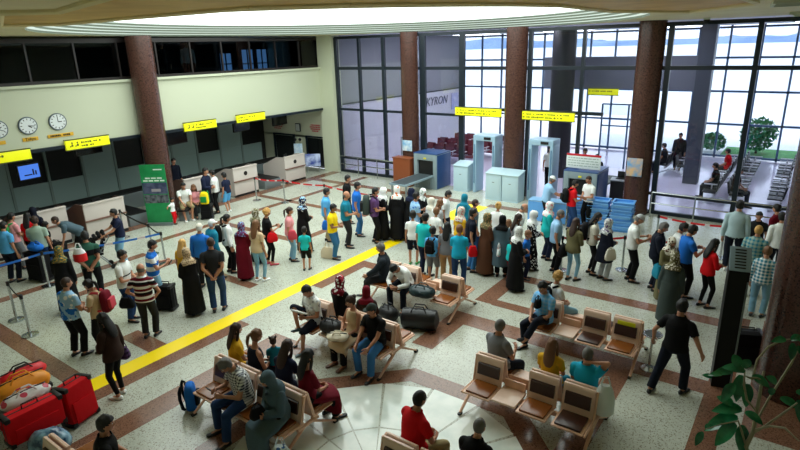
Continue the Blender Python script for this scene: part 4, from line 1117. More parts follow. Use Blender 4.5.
# ---------------------------------------------------------------- green roll-up banner
bn = fl(161, 225); az = math.atan2(bn[0], bn[1])
e = empty('roll_up_banner', (bn[0], bn[1], 0), 0.62, 'green roll-up banner with landscape pictures by the round column', 'banner')
MB().box((0, 0, .05), (.92, .2, .10), 0, .02).obj('banner_base', steel, e)
MB().path([(0, .06, .05), (0, .06, 2.16)], .012, 6).obj('banner_pole', steel, e)
MB().box((0, 0, 1.12), (.88, .012, 2.06)).box((0, 0, 2.16), (.90, .02, .03)).obj('panel', mat('banner green', (.07, .52, .28), .45, pat='noise', col2=(.14, .62, .36), scale=1.4), e, label='green printed panel')
MB().box((0, -.009, 1.34), (.86, .004, .40)).obj('picture', mat('mountain blue picture', (.20, .24, .36), .5, pat='noise', col2=(.36, .38, .50), scale=5), e, label='picture of blue mountains')
MB().box((.03, -.011, 1.27), (.32, .004, .10)).obj('picture_building', mat('pale picture detail', (.66, .64, .66), .5), e)
MB().box((-.21, -.009, .96), (.42, .004, .30)).box((.22, -.009, .96), (.42, .004, .30)).obj('picture', mat('grey street picture', (.20, .22, .25), .5, pat='noise', col2=(.45, .47, .50), scale=9), e, label='pair of small grey pictures')
b = MB()
for z, ww, n in ((1.70, .62, 3), (1.61, .78, 4)):
    for k in range(n): b.box((-ww/2+(k+.5)*ww/n, -.009, z), (ww/n-.04, .004, .05))
b.box((.18, -.009, 2.0), (.3, .004, .04)); b.obj('lettering', mat('banner white', (.88, .95, .90), .5), e)
# notice stands by the end wall
e = empty('notice_stand', (-20.35, 19.4, 0), .6, 'tall narrow pale blue notice stand near the end wall doors', 'notice stand')
MB().box((0, 0, .75), (.42, .03, 1.3), 0, .01).obj('panel', mat('pale blue poster', (.62, .74, .84), .5, pat='noise', col2=(.80, .86, .90), scale=5), e)
for s in (-1, 1): MB().path([(s*.12, 0, 0), (s*.12, 0, 1.55)], .012, 6).ell((s*.12, 0, 1.6), (.08, .03, .08)).obj('post', black_m, e)
e = empty('notice_stand', (-19.55, 19.55, 0), .6, 'low blue and white poster on a folding stand near the end wall doors', 'notice stand')
MB().box((0, 0, .62), (.75, .03, .62), 0, .01).obj('panel', mat('blue poster', (.22, .30, .62), .5, pat='noise', col2=(.75, .80, .92), scale=3), e)
for s in (-1, 1): MB().path([(s*.3, 0, 0), (s*.3, 0, .9)], .015, 6).obj('leg', steel, e)

# ---------------------------------------------------------------- security: scanners, gates, pedestals
sec_blue = mat('deep blue panel', (.13, .27, .48), .35); sec_grey = mat('grey green panel 2', (.52, .58, .60), .35); gate_m = mat('pale blue grey gate', (.60, .72, .80), .35); ped_m = mat('pale blue grey pedestal', (.70, .80, .84), .35)
def scanner(x, y, w, h, d, label, tl, side=1, sign=None):
    e = empty('luggage_scanner', (x, y, 0), 0, label, 'luggage scanner', 'luggage scanners')
    b = MB()   # housing with a real tunnel: two sides, roof, floor
    tw, th, tz = w*.68, h*.42, h*.40
    for s in (-1, 1): b.box((s*(tw/2+(w-tw)/4), d/2, h/2), ((w-tw)/2, d, h), 0, .02)
    b.box((0, d/2, (tz+th+h)/2), (tw+.02, d, h-tz-th), 0, .015); b.box((0, d/2, tz/2), (tw+.02, d, tz), 0, .015)
    b.obj('housing', sec_grey, e)
    for s in (-1, 1): MB().box((s*(w/2+.012), d/2, h*.5), (.03, d-.08, h-.06), 0, .01).obj('side_cover', sec_blue, e)
    MB().box((0, d/2, h+.015), (w+.03, d, .04), 0, .015).obj('top_cover', sec_blue, e)
    MB().box((0, .12, tz+th/2), (tw, .02, th)).obj('curtain', black_m, e)
    b = MB().box((0, -tl/2, tz-.02), (w*.72, tl, .08), 0, .015); o = b.obj('roller_table', mat('steel blue table', (.50, .58, .62), .3), e)
    for yy in (-tl+.1, -.15):
        for s in (-1, 1): MB().box((s*w*.3, yy, tz/2), (.05, .05, tz-.08)).obj('table_leg', steel, e)
    MB().box((0, -tl/2, tz+.025), (w*.6, tl-.06, .012)).obj('belt', mat('belt rubber', (.22, .26, .28), .5), o)
    MB().box((0, -.012, tz+th+.09), (.12, .02, .06), 0, .005).obj('warning_label', mat('warning yellow', (.9, .85, .1), .5), e)
    if sign:
        MB().box((0, .25, h+.32), (w*1.02, .04, .46), 0, .01).obj('sign_panel', mat('white sign panel', (.87, .90, .89), .4), e)
        MB().box((0, .25, h+.57), (w*1.02, .05, .07), 0, .005).obj('sign_header', mat('red sign header', (.78, .12, .18), .4), e)
        b = MB(); rnd = random.Random(4)
        for r in range(4):
            q = -w*.45
            while q < w*.42:
                l_ = rnd.uniform(.04, .14); b.box((q+l_/2, .225, h+.46-r*.09), (l_, .006, .03)); q += l_+.03
        b.obj('lettering', mat('pale grey lettering', (.62, .68, .66), .5), e)
scanner(-12.95, 19.55, 1.15, 1.48, 1.15, 'grey and blue luggage scanner with a dark tunnel and roller table, beside the brown desk', 2.0)
scanner(-6.35, 19.55, 1.2, 1.40, 1.3, 'luggage scanner with a white notice panel and red header on top', 1.2, sign=True)
def gate(x, y, label):
    e = empty('detector_gate', (x, y, 0), 0.0, label, 'metal detector', 'walk-through metal detectors')
    for s in (-1, 1):
        MB().box((s*.42, .35, 1.1), (.13, .70, 2.2), 0, .03).obj('side_panel', gate_m, e)
        MB().box((s*.42, -.005, 1.2), (.05, .02, 1.6)).obj('light_strip', mat('gate strip', (.34, .48, .60), .3), e)
    MB().box((0, .35, 2.26), (.97, .72, .22), 0, .03).obj('crossbar', gate_m, e)
    MB().box((.15, -.02, 2.26), (.3, .03, .10), 0, .005).obj('display', black_m, e)
gate(-10.42, 20.0, 'pale blue walk-through metal detector gate between the pedestals and the granite column')
gate(-8.05, 20.0, 'pale blue walk-through metal detector gate next to the scanner with the red header')
def pedestal(x, y, h, label, w=.66):
    e = empty('pedestal_cabinet', (x, y, 0), 0, label, 'cabinet', 'pale pedestal cabinets')
    b = MB(); b.loft([[(-w/2, 0, 0), (w/2, 0, 0), (w/2, .6, 0), (-w/2, .6, 0)], [(-w/2, 0, h-.12), (w/2, 0, h-.12), (w/2, .6, h), (-w/2, .6, h)]]).obj('body', ped_m, e)
    R = Matrix.Rotation(math.atan2(.12, .6), 3, 'X'); MB().box((0, .29, h-.045), (w+.05, .66, .03), 0, .01, mtx=R).obj('lid', ped_m, e)
    MB().box((0, -.008, h*.45), (w-.1, .015, h*.72), 0, .006).obj('door', ped_m, e)
    MB().box((0, -.02, h*.62), (.09, .012, .03)).obj('handle', steel, e)
pedestal(-11.4, 19.85, 1.18, 'pale pedestal cabinet beside the deep blue side of the scanner')
pedestal(-9.62, 19.3, 1.15, 'pale pedestal cabinet in front of the granite column, next to the first gate')
pedestal(-8.92, 19.3, 1.15, 'pale pedestal cabinet in front of the granite column, next to the second gate')
e = empty('reception_desk', (-14.1, 19.65, 0), 0, 'brown timber desk beside the grey scanner', 'desk')
wood = mat('orange brown timber', (.52, .27, .14), .4, bump=.05)
MB().box((0, 0, .6), (.9, .45, 1.2), 0, .02).obj('body', wood, e); MB().box((0, 0, 1.22), (.96, .5, .04), 0, .01).obj('desk_top', wood, e)
# blue tray stacks: every tray its own
tray_m = mat('blue plastic tray', (.38, .64, .90), .4); tray_d = mat('blue plastic tray 2', (.50, .74, .94), .4)
def tray_mesh():
    b = MB(); w, d, h, t = .60, .48, .085, .012
    b.box((0, 0, t/2), (w-.06, d-.06, t))
    for s in (-1, 1):
        b.box((s*(w/2-.015), 0, h/2), (t, d, h), 0, .003); b.box((0, s*(d/2-.015), h/2), (w, t, h), 0, .003)
    b.box((0, -d/2, h-.012), (w+.07, .06, .022), 0, .005); b.box((0, d/2, h-.012), (w+.07, .06, .022), 0, .005); b.box((-w/2, 0, h-.012), (.06, d, .022), 0, .005); b.box((w/2, 0, h-.012), (.06, d, .022), 0, .005)
    return b
rnd = random.Random(9); tp = []
names = ['bottom', 'second from bottom', 'third from bottom', 'fourth from bottom', 'fifth from bottom', 'sixth from bottom', 'seventh from bottom', 'eighth from bottom', 'ninth from bottom', 'tenth from bottom', 'eleventh from bottom', 'twelfth from bottom']
for (x, y, n, nm) in ((-5.12, 17.95, 11, 'stack beside the officer in white shirt'), (-4.42, 18.05, 11, 'stack nearest the granite column'), (-5.82, 18.15, 10, 'stack behind the person in red shirt')):
    for k in range(n):
        if len(tp) < 2: o = tray_mesh().obj('security_tray', (tray_m, tray_d)[len(tp)], None, smooth=False); tp.append(o)
        else: o = tp[k % 2].copy(); C.objects.link(o)
        o.location = (x+rnd.uniform(-.025, .025), y+rnd.uniform(-.025, .025), k*.088); o.rotation_euler = (0, 0, .12+rnd.uniform(-.07, .07))
        tag(o, 'blue plastic security tray, %s of the %s' % ('topmost' if k == n-1 else names[k], nm), 'tray', 'blue security trays')
e = empty('security_table', (-6.75, 17.75, 0), .1, 'low blue fronted table where the officers work', 'table')
MB().box((0, 0, .74), (1.3, .5, .04), 0, .01).obj('table_top', mat('table pale blue', (.48, .66, .82), .4), e); MB().box((0, -.24, .38), (1.28, .03, .66)).obj('front_panel', tray_m, e)
for sx in (-1, 1):
    for sy in (-1, 1): MB().box((sx*.6, sy*.22, .36), (.05, .05, .72)).obj('leg', steel, e)
# operator desk behind, next to the granite column
e = empty('operator_desk', (-5.45, 21.9, 0), .1, 'dark operator desk with laptop beside the granite column, beyond the scanner', 'desk')
MB().box((0, 0, .76), (.9, .6, .04), 0, .01).obj('desk_top', mat('grey desk', (.55, .58, .60), .4), e); MB().box((0, .0, .38), (.84, .5, .72), 0, .01).obj('body', black_m, e)
o = MB().box((-.1, .05, .80), (.34, .24, .02), 0, .004).box((-.1, .18, .92), (.34, .02, .24), 0, .004).obj('laptop', black_m, None, label='open dark laptop on the operator desk by the column', category='laptop'); o.location = (-5.45, 21.9, 0)
for x, y, w, h, l, c, c2 in ((-14.1, GY-.62, .5, .46, 'pale blue safety poster on the slim granite column', (.45, .68, .85), (.85, .9, .93)), (-4.62, GY-.68, .5, .62, 'colourful beach poster on the granite column by the trays', (.42, .66, .86), (.90, .74, .55))):
    o = MB().box((0, 0, 0), (w, .02, h), 0, .004).obj('poster', mat('poster print', c, .5, pat='noise', col2=c2, scale=4), None, label=l, category='poster', group='posters on the columns'); o.location = (x, y+.03, 1.7); 
# roller exit track behind the second scanner
e = empty('exit_track', (-6.35, 22.4, 0), 0, 'dark sloping roller track leading away behind the scanner with red header', 'roller track')
b = MB()
for s in (-1, 1): b.path([(s*.4, -1.4, .62), (s*.4, 1.4, .45)], .035, 6)
b.obj('side_rail', frame_blue, e); b = MB()
for k in range(12): b.path([(-.4, -1.3+k*.24, .60-k*.0145), (.4, -1.3+k*.24, .60-k*.0145)], .03, 8)
b.obj('roller_bed', steel, e)
for yy, zz in ((-1.2, .58), (1.2, .44)):
    for s in (-1, 1): MB().path([(s*.4, yy, 0), (s*.4, yy, zz)], .025, 6).obj('leg', steel, e)

# ---------------------------------------------------------------- tall black unit next to the big column
kp = fl(718, 389)
e = empty('floor_unit', (kp[0], kp[1]+.2, 0), .2, 'tall black floor unit with a slotted grey top, beside the big granite column', 'air conditioner')
KH = 2.46
b = MB(); b.loft([[(-.15, -.14, 0), (.15, -.14, 0), (.15, .14, 0), (-.15, .14, 0)], [(-.15, -.14, KH-.28), (.15, -.14, KH-.28), (.15, .14, KH+.04), (-.15, .14, KH+.04)]]).obj('body', mat('satin black', (.02, .02, .022), .5, spec=.3), e)
R = Matrix.Rotation(math.atan2(.32, .28), 3, 'X')
o = MB().box((0, 0, KH-.115), (.31, .43, .03), 0, .008, mtx=R).obj('top_grille', mat('blue grey plastic', (.55, .64, .69), .4), e)
b = MB()
for k in range(7): 
    c = R@Vector((0, -.16+k*.053, .016)); b.box((c.x, c.y, KH-.115+c.z), (.16, .022, .01), 0, 0, mtx=R)
b.obj('slots', black_m, o)
MB().box((.135, -.15, KH*.5-.2), (.025, .02, KH-.5)).obj('edge_strip', steel, e)

# ---------------------------------------------------------------- seats in the hall beyond
hall_black = mat('black hall seat', (.10, .10, .12), .4); hall_edge = mat('pale seat edge', (.82, .82, .86), .35); hall_red = mat('dark red hall seat', (.40, .14, .20), .45)
def hall_bench(x, y, rz, n, label, m):
    e = empty('hall_bench', (x, y, 0), rz, label, 'bench', 'rows of seats in the hall beyond the glass')
    P_ = .66; L = n*P_
    for s in (-1, 1):
        MB().box((0, s*.25, .34), (L, .07, .07)).obj('beam', hall_edge, e)
        for k in range(n):
            xx = -L/2+P_*(k+.5)
            o = MB().box((xx, s*.44, .43), (.50, .46, .05), 0, .02).obj('seat', m, e)
            o = MB().box((xx, s*.17, .68), (.50, .06, .44), 0, .025, mtx=Matrix.Rotation(s*.16, 3, 'X')).obj('backrest', m, e)
            MB().box((xx+P_/2-.02, s*.42, .63), (.09, .52, .035), 0, .01).box((xx+P_/2-.02, s*.42, .5), (.04, .05, .26), 0, .008).obj('armrest', hall_edge, e)
    for xx in (-L/2+.1, L/2-.1):
        MB().path([(xx, -.6, .03), (xx, 0, .3), (xx, .6, .03)], .03, 6).obj('leg', hall_edge, e)
for x, y, n, l in ((-4.75, 28.6, 5, 'black double bench in the hall behind the slate pillar'), (-2.2, 24.3, 5, 'black double bench in the middle of the hall, nearer one'), (-2.2, 28.3, 5, 'black double bench in the middle of the hall, by the far window'), (-.15, 24.3, 5, 'black double bench in the hall close to the big granite column, nearer one'), (-.15, 28.3, 5, 'black double bench in the hall close to the big granite column, by the far window')): hall_bench(x, y, R90, n, l, hall_black)
for y, n, l in ((25.2, 5, 'row of dark red seats in the hall, nearest the brown desk'), (27.0, 6, 'middle row of dark red seats in the hall under the KYRON wall'), (28.9, 6, 'furthest row of dark red seats in the hall under the KYRON wall')): hall_bench(-15.0, y, 0.0, n, l, hall_red)
e = empty('hall_cabinet', (-15.6, 22.6, 0), 0, 'pale lilac cabinet behind the glass near the slim granite column', 'cabinet')
MB().box((0, 0, .8), (1.1, .7, 1.6), 0, .02).obj('body', hall_grey, e); MB().box((0, -.36, .8), (1.0, .02, 1.5), 0, .006).obj('door', hall_pale, e)

# ---------------------------------------------------------------- luggage trolley and cases
def suitcase(loc, rz, w, d, h, col, label, lying=0.0, name='suitcase', grp='suitcases', tilt=0.0):
    e = empty(name, loc, rz, label, 'suitcase', grp); e.rotation_euler = (lying, tilt, rz)
    m = cloth(col)
    MB().box((0, 0, h/2+.03), (w, d, h), 0, .05).obj('shell', m, e)
    MB().box((0, -d/2-.012, h*.38), (w*.78, .03, h*.5), 0, .012).obj('front_pocket', m, e)
    MB().box((0, 0, h/2+.03), (w+.012, .03, h+.012), 0, .012).obj('zip_band', black_m, e)
    b = MB().path([(-.11, .02, h+.03), (-.11, .02, h+.10), (.11, .02, h+.10), (.11, .02, h+.03)], .013, 6); b.obj('handle', black_m, e)
    for s in (-1, 1):
        q = MB(); q.cyl((0, 0, -.02), .035, .04, 14); q.v = [(p[2]+s*w*.36, p[1]+d*.3, p[0]+.03) for p in q.v]; q.obj('wheel', black_m, e)
    for sx in (-1, 1):
        for sz in (0, 1): MB().box((sx*(w/2-.03), 0, .05+sz*(h-.05)), (.08, d+.01, .08), 0, .02).obj('corner_guard', black_m, e)
    return e
_a, _b = fl(8, 383, .65), fl(45, 367, .65); trz = math.atan2(_b[1]-_a[1], _b[0]-_a[0])
_c = fl(36, 428, .3); tx, ty = _c[0]-.35*math.sin(trz), _c[1]+.35*math.cos(trz)
e = empty('luggage_trolley', (tx, ty, 0), trz, 'steel luggage trolley loaded with red and orange bags', 'trolley')
b = MB()
for s in (-1, 1): b.path([(-.62, s*.33, .18), (.55, s*.33, .18)], .02, 8)
for x in (-.6, -.3, 0, .3, .55): b.path([(x, -.33, .18), (x, .33, .18)], .014, 6)
b.obj('platform', chrome, e)
b = MB().path([(-.62, -.33, .18), (-.78, -.33, .95), (-.80, -.28, 1.0), (-.80, .28, 1.0), (-.78, .33, .95), (-.62, .33, .18)], .02, 8)
b.path([(-.70, -.33, .55), (-.70, .33, .55)], .014, 6); b.obj('push_handle', chrome, e)
for x, y in ((-.5, -.3), (-.5, .3), (.45, 0)):
    q = MB(); q.cyl((0, 0, -.025), .08, .05, 18); q.v = [(p[1]+x, p[2]+y, p[0]+.08) for p in q.v]; q.obj('wheel', black_m, e)
def onT(x, y, z):
    c, s = math.cos(trz), math.sin(trz); return (tx+c*x-s*y, ty+s*x+c*y, z)
suitcase(onT(0, -.36, .21), trz, .80, .27, .48, 'red', 'big red suitcase standing on the near side of the trolley', grp='red suitcases')
def soft_bag(loc, rz, w, d, h, m, label, cat='bag', name='travel_bag', grp='bags on the trolley', n=4, hm=None):
    e = empty(name, loc, rz, label, cat, grp); b = MB(); rings = []
    for k in range(15):
        t = -1+2*k/14; q = (1-abs(t)**n)**(.5) if abs(t) < 1 else .12; q = max(q, .25)
        rings.append([(t*w/2, d/2*q*math.cos(a)*(1+.05*math.sin(9*a+k)), h/2+h/2*q*math.sin(a)*(1+.05*math.sin(7*a+2*k))) for a in [2*PI*i/18 for i in range(18)]])
    b.loft(rings).obj('bag_body', m, e)
    for s in (-1, 1): MB().path([(-w*.2, s*d*.25, h*.9), (-w*.12, s*d*.15, h*1.18), (w*.12, s*d*.15, h*1.18), (w*.2, s*d*.25, h*.9)], .014, 6).obj('handle', hm or m, e)
    MB().path([(-w*.42, 0, h*.98), (0, 0, h*1.01), (w*.42, 0, h*.98)], .012, 6).obj('zip', black_m, e)
    return e
wb = mat('white bag with red print', (.88, .86, .86), .4, pat='print', col2=(.80, .22, .32), scale=7)
soft_bag(onT(0, -.02, .21), trz, .72, .30, .34, wb, 'white plastic bag with red print behind the big red suitcase, lower one')
soft_bag(onT(.08, -.02, .57), trz, .72, .30, .24, wb, 'white plastic bag with red print, crumpled on top in front of the orange bag')
suitcase(onT(.15, .36, .21), trz, .7, .30, .14, 'maroon', 'dark red suitcase beneath the orange bag', grp='red suitcases')
soft_bag(onT(.18, .37, .50), trz, .84, .36, .36, mat('orange travel bag', (.93, .58, .08), .55, bump=.3, bscale=10), 'bulging orange travel bag between the red bag and the white bag')
suitcase(onT(.36, .80, 0), trz, .7, .32, .34, 'char', 'dark suitcase under the bright red travel bag', grp='dark suitcases')
soft_bag(onT(.36, .80, .52), trz, .74, .30, .28, mat('bright red bag', (.86, .07, .13), .5, bump=.2), 'bright red travel bag furthest from the viewer on the luggage pile', hm=black_m)
soft_bag(onT(-.60, .0, .21), trz+1.4, .45, .28, .46, mat('dark round bag', (.16, .09, .10), .6, bump=.2), 'dark round bag at the handle end of the trolley')
suitcase((-9.12, 3.28, 0), trz+.25, .5, .30, .68, 'red', 'red upright suitcase standing alone beside the luggage trolley, on the floor', grp='red suitcases', lying=-.08)
e = empty('wrapped_parcel', (-8.62, 2.6, 0), .7, 'clear and blue plastic wrapped parcel on the floor by the trolley', 'parcel')
b = MB().ell((0, 0, .22), (.32, .22, .22), 16, 8); b.v = [(x, y, z+.02*math.sin(20*x)*math.sin(17*y)) for x, y, z in b.v]; b.obj('wrapping', mat('clear blue plastic', (.55, .72, .80), .15, pat='noise', col2=(.12, .25, .38), scale=6), e)
# other cases on the floor
suitcase(tuple(fl(168, 309)), .5, .42, .26, .60, 'black', 'black wheeled suitcase beside the young man in blue and white stripes', grp='dark suitcases')
suitcase((-16.35, 5.7, 0), .2, .62, .34, .78, 'black', 'large black suitcase in the check-in queue behind the blue belt', grp='dark suitcases')
soft_bag((-16.35, 5.72, .83), .2, .45, .3, .22, cloth('blue'), 'blue bag lying on top of the large black suitcase', grp='bags in the check-in queue')
suitcase((-17.3, 6.6, 0), .3, .5, .3, .6, 'char', 'dark suitcase in front of the person bending at check-in', grp='dark suitcases')
suitcase(tuple(fl(742, 362)), .4, .5, .3, .62, 'black', 'black suitcase standing between the floor unit and the woman in checked shirt', grp='dark suitcases')
soft_bag((-6.45, 9.55, .46), .1, .62, .4, .26, mat('dark teal sports bag', (.10, .20, .22), .4, bump=.2), 'dark teal sports bag lying on the bench table', grp='bags by the benches')
soft_bag((-6.15, 9.0, 0), .35, .85, .42, .46, mat('black holdall', (.05, .055, .065), .4, bump=.2), 'large black holdall on the floor in front of the bench', grp='bags by the benches', n=12)
soft_bag((-6.95, 8.95, 0), -.2, .5, .36, .34, mat('black rucksack', (.07, .075, .085), .5, bump=.2), 'small black bag on the floor near the feet of the man leaning forward', grp='bags by the benches')
soft_bag((-7.02, 7.2, .46), 0.1, .5, .36, .28, mat('black shoulder bag', (.06, .065, .08), .5, bump=.2), 'black bag on the bench between the man with the book and the woman', grp='bags by the benches')
bp = backpack(None, 'blue and black backpack standing on the floor beside the empty seat', 'blue', 'dnavy', 1.05); bp.location = (*fl(187, 408)[:2], .24); bp.rotation_euler = (0, 0, 2.4)
# white carrier bags
def carrier(loc, rz, label, m, w=.34, h=.42): 
    e = empty('carrier_bag', loc, rz, label, 'bag', 'plastic carrier bags'); b = MB(); rings = []
    for z, k in ((0, .8), (.05, 1), (.5, 1.0), (.8, .8), (1, .5)): rings.append([(w/2*k*math.cos(a)*(1+.06*math.sin(5*a)), .09*k*math.sin(a)*(1+.1*math.sin(3*a)), z*h) for a in [2*PI*i/20 for i in range(20)]])
    b.loft(rings).obj('bag_body', m, e)
    for s in (-1, 1): MB().path([(-.07, s*.03, h), (-.03, s*.02, h+.13), (.03, s*.02, h+.13), (.07, s*.03, h)], .008, 6).obj('handle', m, e)
    return e
white_pl = mat('white plastic', (.88, .92, .92), .35, bump=.4, bscale=8)
carrier((-1.85, 7.55, .46), .3, 'white plastic bag hanging at the bench end by the man in blue shirt', white_pl, .3, .5)
carrier((-5.42, 4.35, 0), .5, 'white plastic bag on the floor beside the woman in the grey headscarf', mat('white bag blue print', (.85, .90, .92), .35, pat='print', col2=(.15, .40, .65), scale=9))
carrier(tuple(fl(328, 258)), .3, 'cream sack like bag on the floor by the man in yellow shirt', mat('cream sack', (.82, .76, .64), .6, bump=.3), .46, .34)
o = MB().box((0, 0, 0), (.16, .12, .006)).obj('paper_sheet', mat('paper', (.9, .92, .9), .6), None, label='scrap of white paper lying on the floor near the man in white polo', category='paper'); o.location = tuple(fl(111, 297)+[0, 0, .008])

# ---------------------------------------------------------------- rubber plant in the foreground
e = empty('rubber_plant', (.0, 6.45, 0), 0, 'green rubber plant with bare curving stems before the big granite column', 'plant')
MB().loft([[(r*math.cos(a), r*math.sin(a), z) for a in [2*PI*i/28 for i in range(28)]] for r, z in ((.24, 0), (.28, .3), (.32, .5), (.35, .52), (.34, .56), (.30, .56), (.29, .48))]).obj('pot', mat('terracotta pot', (.50, .30, .22), .6), e)
soil = MB().cyl((0, 0, .44), .29, .03, 24).obj('soil', mat('soil', (.16, .11, .08), .9), e)
stem_m = mat('stem bark', (.56, .54, .42), .7, bump=.2); leaf_m = mat('glossy leaf', (.06, .36, .22), .2, pat='noise', col2=(.16, .50, .32), scale=6)
def W(px, py, y):  # a point of the plant in its own plane, relative to its base
    d = FWD+(px-400)/F_PX*RGT-(py-225)/F_PX*UPV; t = y/d[1]; return np.array([d[0]*t, d[1]*t-6.45, CAM_H+d[2]*t])
trunk = [(0, 0, .46), (.02, 0, 1.0), W(746, 446, 6.45), W(753, 432, 6.45), W(758, 405, 6.5), W(762, 380, 6.55), W(764, 371, 6.6)]
MB().path(trunk, [.03, .028, .026, .022, .018, .015, .012], 8).obj('stem', stem_m, e)
twigs = [[W(752, 434, 6.45), W(765, 426, 6.4), W(785, 412, 6.3), W(797, 403, 6.25)], [W(754, 430, 6.45), W(770, 426, 6.35), W(785, 428, 6.2), W(799, 441, 6.1)], [W(755, 424, 6.5), W(768, 400, 6.6), W(782, 378, 6.7), W(792, 362, 6.8), W(798, 350, 6.85)],
         [W(757, 412, 6.5), W(747, 400, 6.5), W(744, 385, 6.5), W(745, 370, 6.5)], [W(752, 380, 6.6), W(757, 360, 6.7), W(768, 347, 6.8), W(782, 340, 6.9), W(792, 339, 6.95)], [W(764, 381, 6.55), W(757, 378, 6.5), W(750, 378, 6.45), W(745, 376, 6.4)], [W(746, 446, 6.45), W(742, 432, 6.4), W(738, 420, 6.35)]]
for t in twigs: MB().path(t, [.012]*(len(t)-1)+[.006], 6).obj('twig', stem_m, e)
rnd = random.Random(21)
def leaf(base, dirn, L, wd):
    dirn = np.array(dirn, float); dirn /= np.linalg.norm(dirn); side = np.cross(dirn, [0.1, -.5, .85]); side /= np.linalg.norm(side); up = np.cross(side, dirn)
    b = MB(); vs = []; n = 9
    for k in range(n):
        t = k/(n-1); w = wd*math.sin(PI*min(1, .06+.94*t))**.75*(1-.15*t); droop = -.35*L*t*t
        c = np.array(base)+dirn*L*t+np.array([0, 0, droop])
        for q in (-1, -.5, 0, .5, 1): vs.append(c+side*w*q+up*(abs(q)*.25*w))
    fs = [(k*5+i, k*5+i+1, (k+1)*5+i+1, (k+1)*5+i) for k in range(n-1) for i in range(4)]
    m = len(vs); vs2 = vs+[v-up*.003 for v in vs]; fs2 = fs+[tuple(m+i for i in reversed(f)) for f in fs]
    return b.add(vs2, fs2)
spots = [((745, 372), (-1, 0, .3), .26), ((741, 375), (0, -.3, -1), .28), ((738, 368), (-.3, .2, 1), .24), ((744, 368), (.2, 0, 1), .22), ((733, 372), (-1, -.3, .1), .24), ((722, 375), (-1, 0, .0), .16), ((752, 376), (1, -.2, .0), .24), ((748, 384), (.1, -.2, -1), .26), ((735, 384), (-.6, -.4, -1), .26),
         ((742, 410), (-1, -.3, .1), .34), ((738, 418), (-1, -.2, -.3), .36), ((736, 424), (-.6, -.3, -.8), .34), ((742, 425), (.2, -.4, -1), .32), ((733, 406), (-.8, .2, .5), .26), ((745, 412), (.7, -.3, .1), .22), ((726, 424), (-1, 0, -.5), .24),
         ((791, 340), (.5, 0, .6), .18), ((795, 338), (1, 0, .2), .18), ((786, 340), (-.6, -.3, .1), .18), ((793, 343), (.1, -.2, -1), .18), ((797, 346), (.6, -.3, -.4), .18), ((776, 384), (-.5, -.2, .7), .2), ((780, 398), (.9, -.2, .1), .22), ((772, 395), (-.2, -.2, 1), .18), ((798, 400), (.4, -.2, -1), .24), ((796, 392), (1, 0, .3), .2),
         ((748, 448), (-.3, -.3, .6), .26), ((745, 446), (.2, -.3, -.8), .24), ((703, 432), (-.3, -.2, -.8), .18), ((705, 428), (.5, 0, .6), .16), ((712, 378), (-1, .1, .4), .14)]
MB().path([W(738, 421, 6.4), W(722, 424, 6.25), W(706, 429, 6.1)], [.008, .006, .004], 6).obj('twig', stem_m, e)
for (px, py), d, L in spots:
    y = 6.5+rnd.uniform(-.15, .15)-(.3 if px < 712 and py > 400 else 0)
    leaf(W(px, py, y), d, L*rnd.uniform(.75, .95), L*.24).obj('leaf', leaf_m, e)
# ================================================================ THE PEOPLE IN THE HALL
P = person
GC, GQ, GW, GS, GH = 'people at check-in', 'people in the security queue', 'people on the waiting benches', 'security staff and passengers at the gates', 'people beyond the glass'
TJ = lambda c: ('trousers', c)
# ---- check-in side
P('person in light blue t-shirt cut by the photo edge in the check-in queue', head=(3, 221), face=50, top=('tee', 'sky'), bottom=TJ('dnavy'), group=GC, hair=('crop', 'hairblack'))
J = P('dark haired person wearing a bright green backpack at check-in', head=(14, 212), h=1.68, face=60, top=('tee', 'pink'), bottom=TJ('grey'), arms=('phone', 'hold'), group=GC)
backpack(J, 'bright green backpack on the person by check-in', 'green')
P('person in red top half hidden behind the person in sage shirt', head=(24, 213), h=1.6, sex='f', face=30, top=('tee', 'red'), hair=('long', 'hairblack'), group=GC)
P('person with dark navy headscarf behind the person in sage shirt', head=(32, 207), h=1.66, sex='f', face=20, top=('abaya', 'dnavy'), hair=('scarf', 'dnavy'), group=GC)
J = P('person in sage grey t-shirt with dark shoulder strap and jeans', head=(34, 216), h=1.74, face=20, top=('tee', 'sage'), bottom=TJ('jeans'), arms=('phone', 'down'), hair=('short', 'hairbrown'), group=GC)
handbag(J, 1, 'black shoulder bag of the person in sage t-shirt', 'black', drop=.30, p=(.24, .05, .92))
P('person bending far forward in slate blue shirt at the check-in counter', head=(52, 217), h=1.74, face=275, pose='bend', lean=58, arms=('hang', 'hang'), hp=-15, top=('tee', 'slate'), bottom=TJ('black'), hair=('crop', 'hairbrown'), group=GC)
P('dark haired child beside the person bending at check-in', head=(45, 222), h=1.25, sex='c', face=60, top=('tee', 'char'), group=GC)
J = P('person in navy top and pale jeans pushing a dark pushchair at check-in', head=(112, 209), h=1.68, face=262, arms=('push', 'push'), top=('tee', 'navy'), bottom=TJ('ljeans'), group=GC)
st = empty('pushchair', (*loc2w(J, (0, .62, 0))[:2], 0), J['rz'], 'dark patterned pushchair by the person in navy top', 'pushchair')
b = MB()
for s in (-1, 1): b.path([(s*.2, -.3, .95), (s*.2, -.05, .6), (s*.2, .35, .07)], .014, 6); b.path([(s*.2, .1, .55), (s*.2, -.28, .07)], .014, 6)
b.path([(-.2, -.3, .95), (.2, -.3, .95)], .016, 6); b.obj('frame', steel, st)
MB().box((0, .08, .48), (.36, .36, .05), 0, .02).box((0, -.12, .70), (.36, .06, .46), 0, .025, mtx=Matrix.Rotation(.3, 3, 'X')).obj('seat', cloth(('black', 'print', 'lgrey', None, 16)), st)
b = MB()
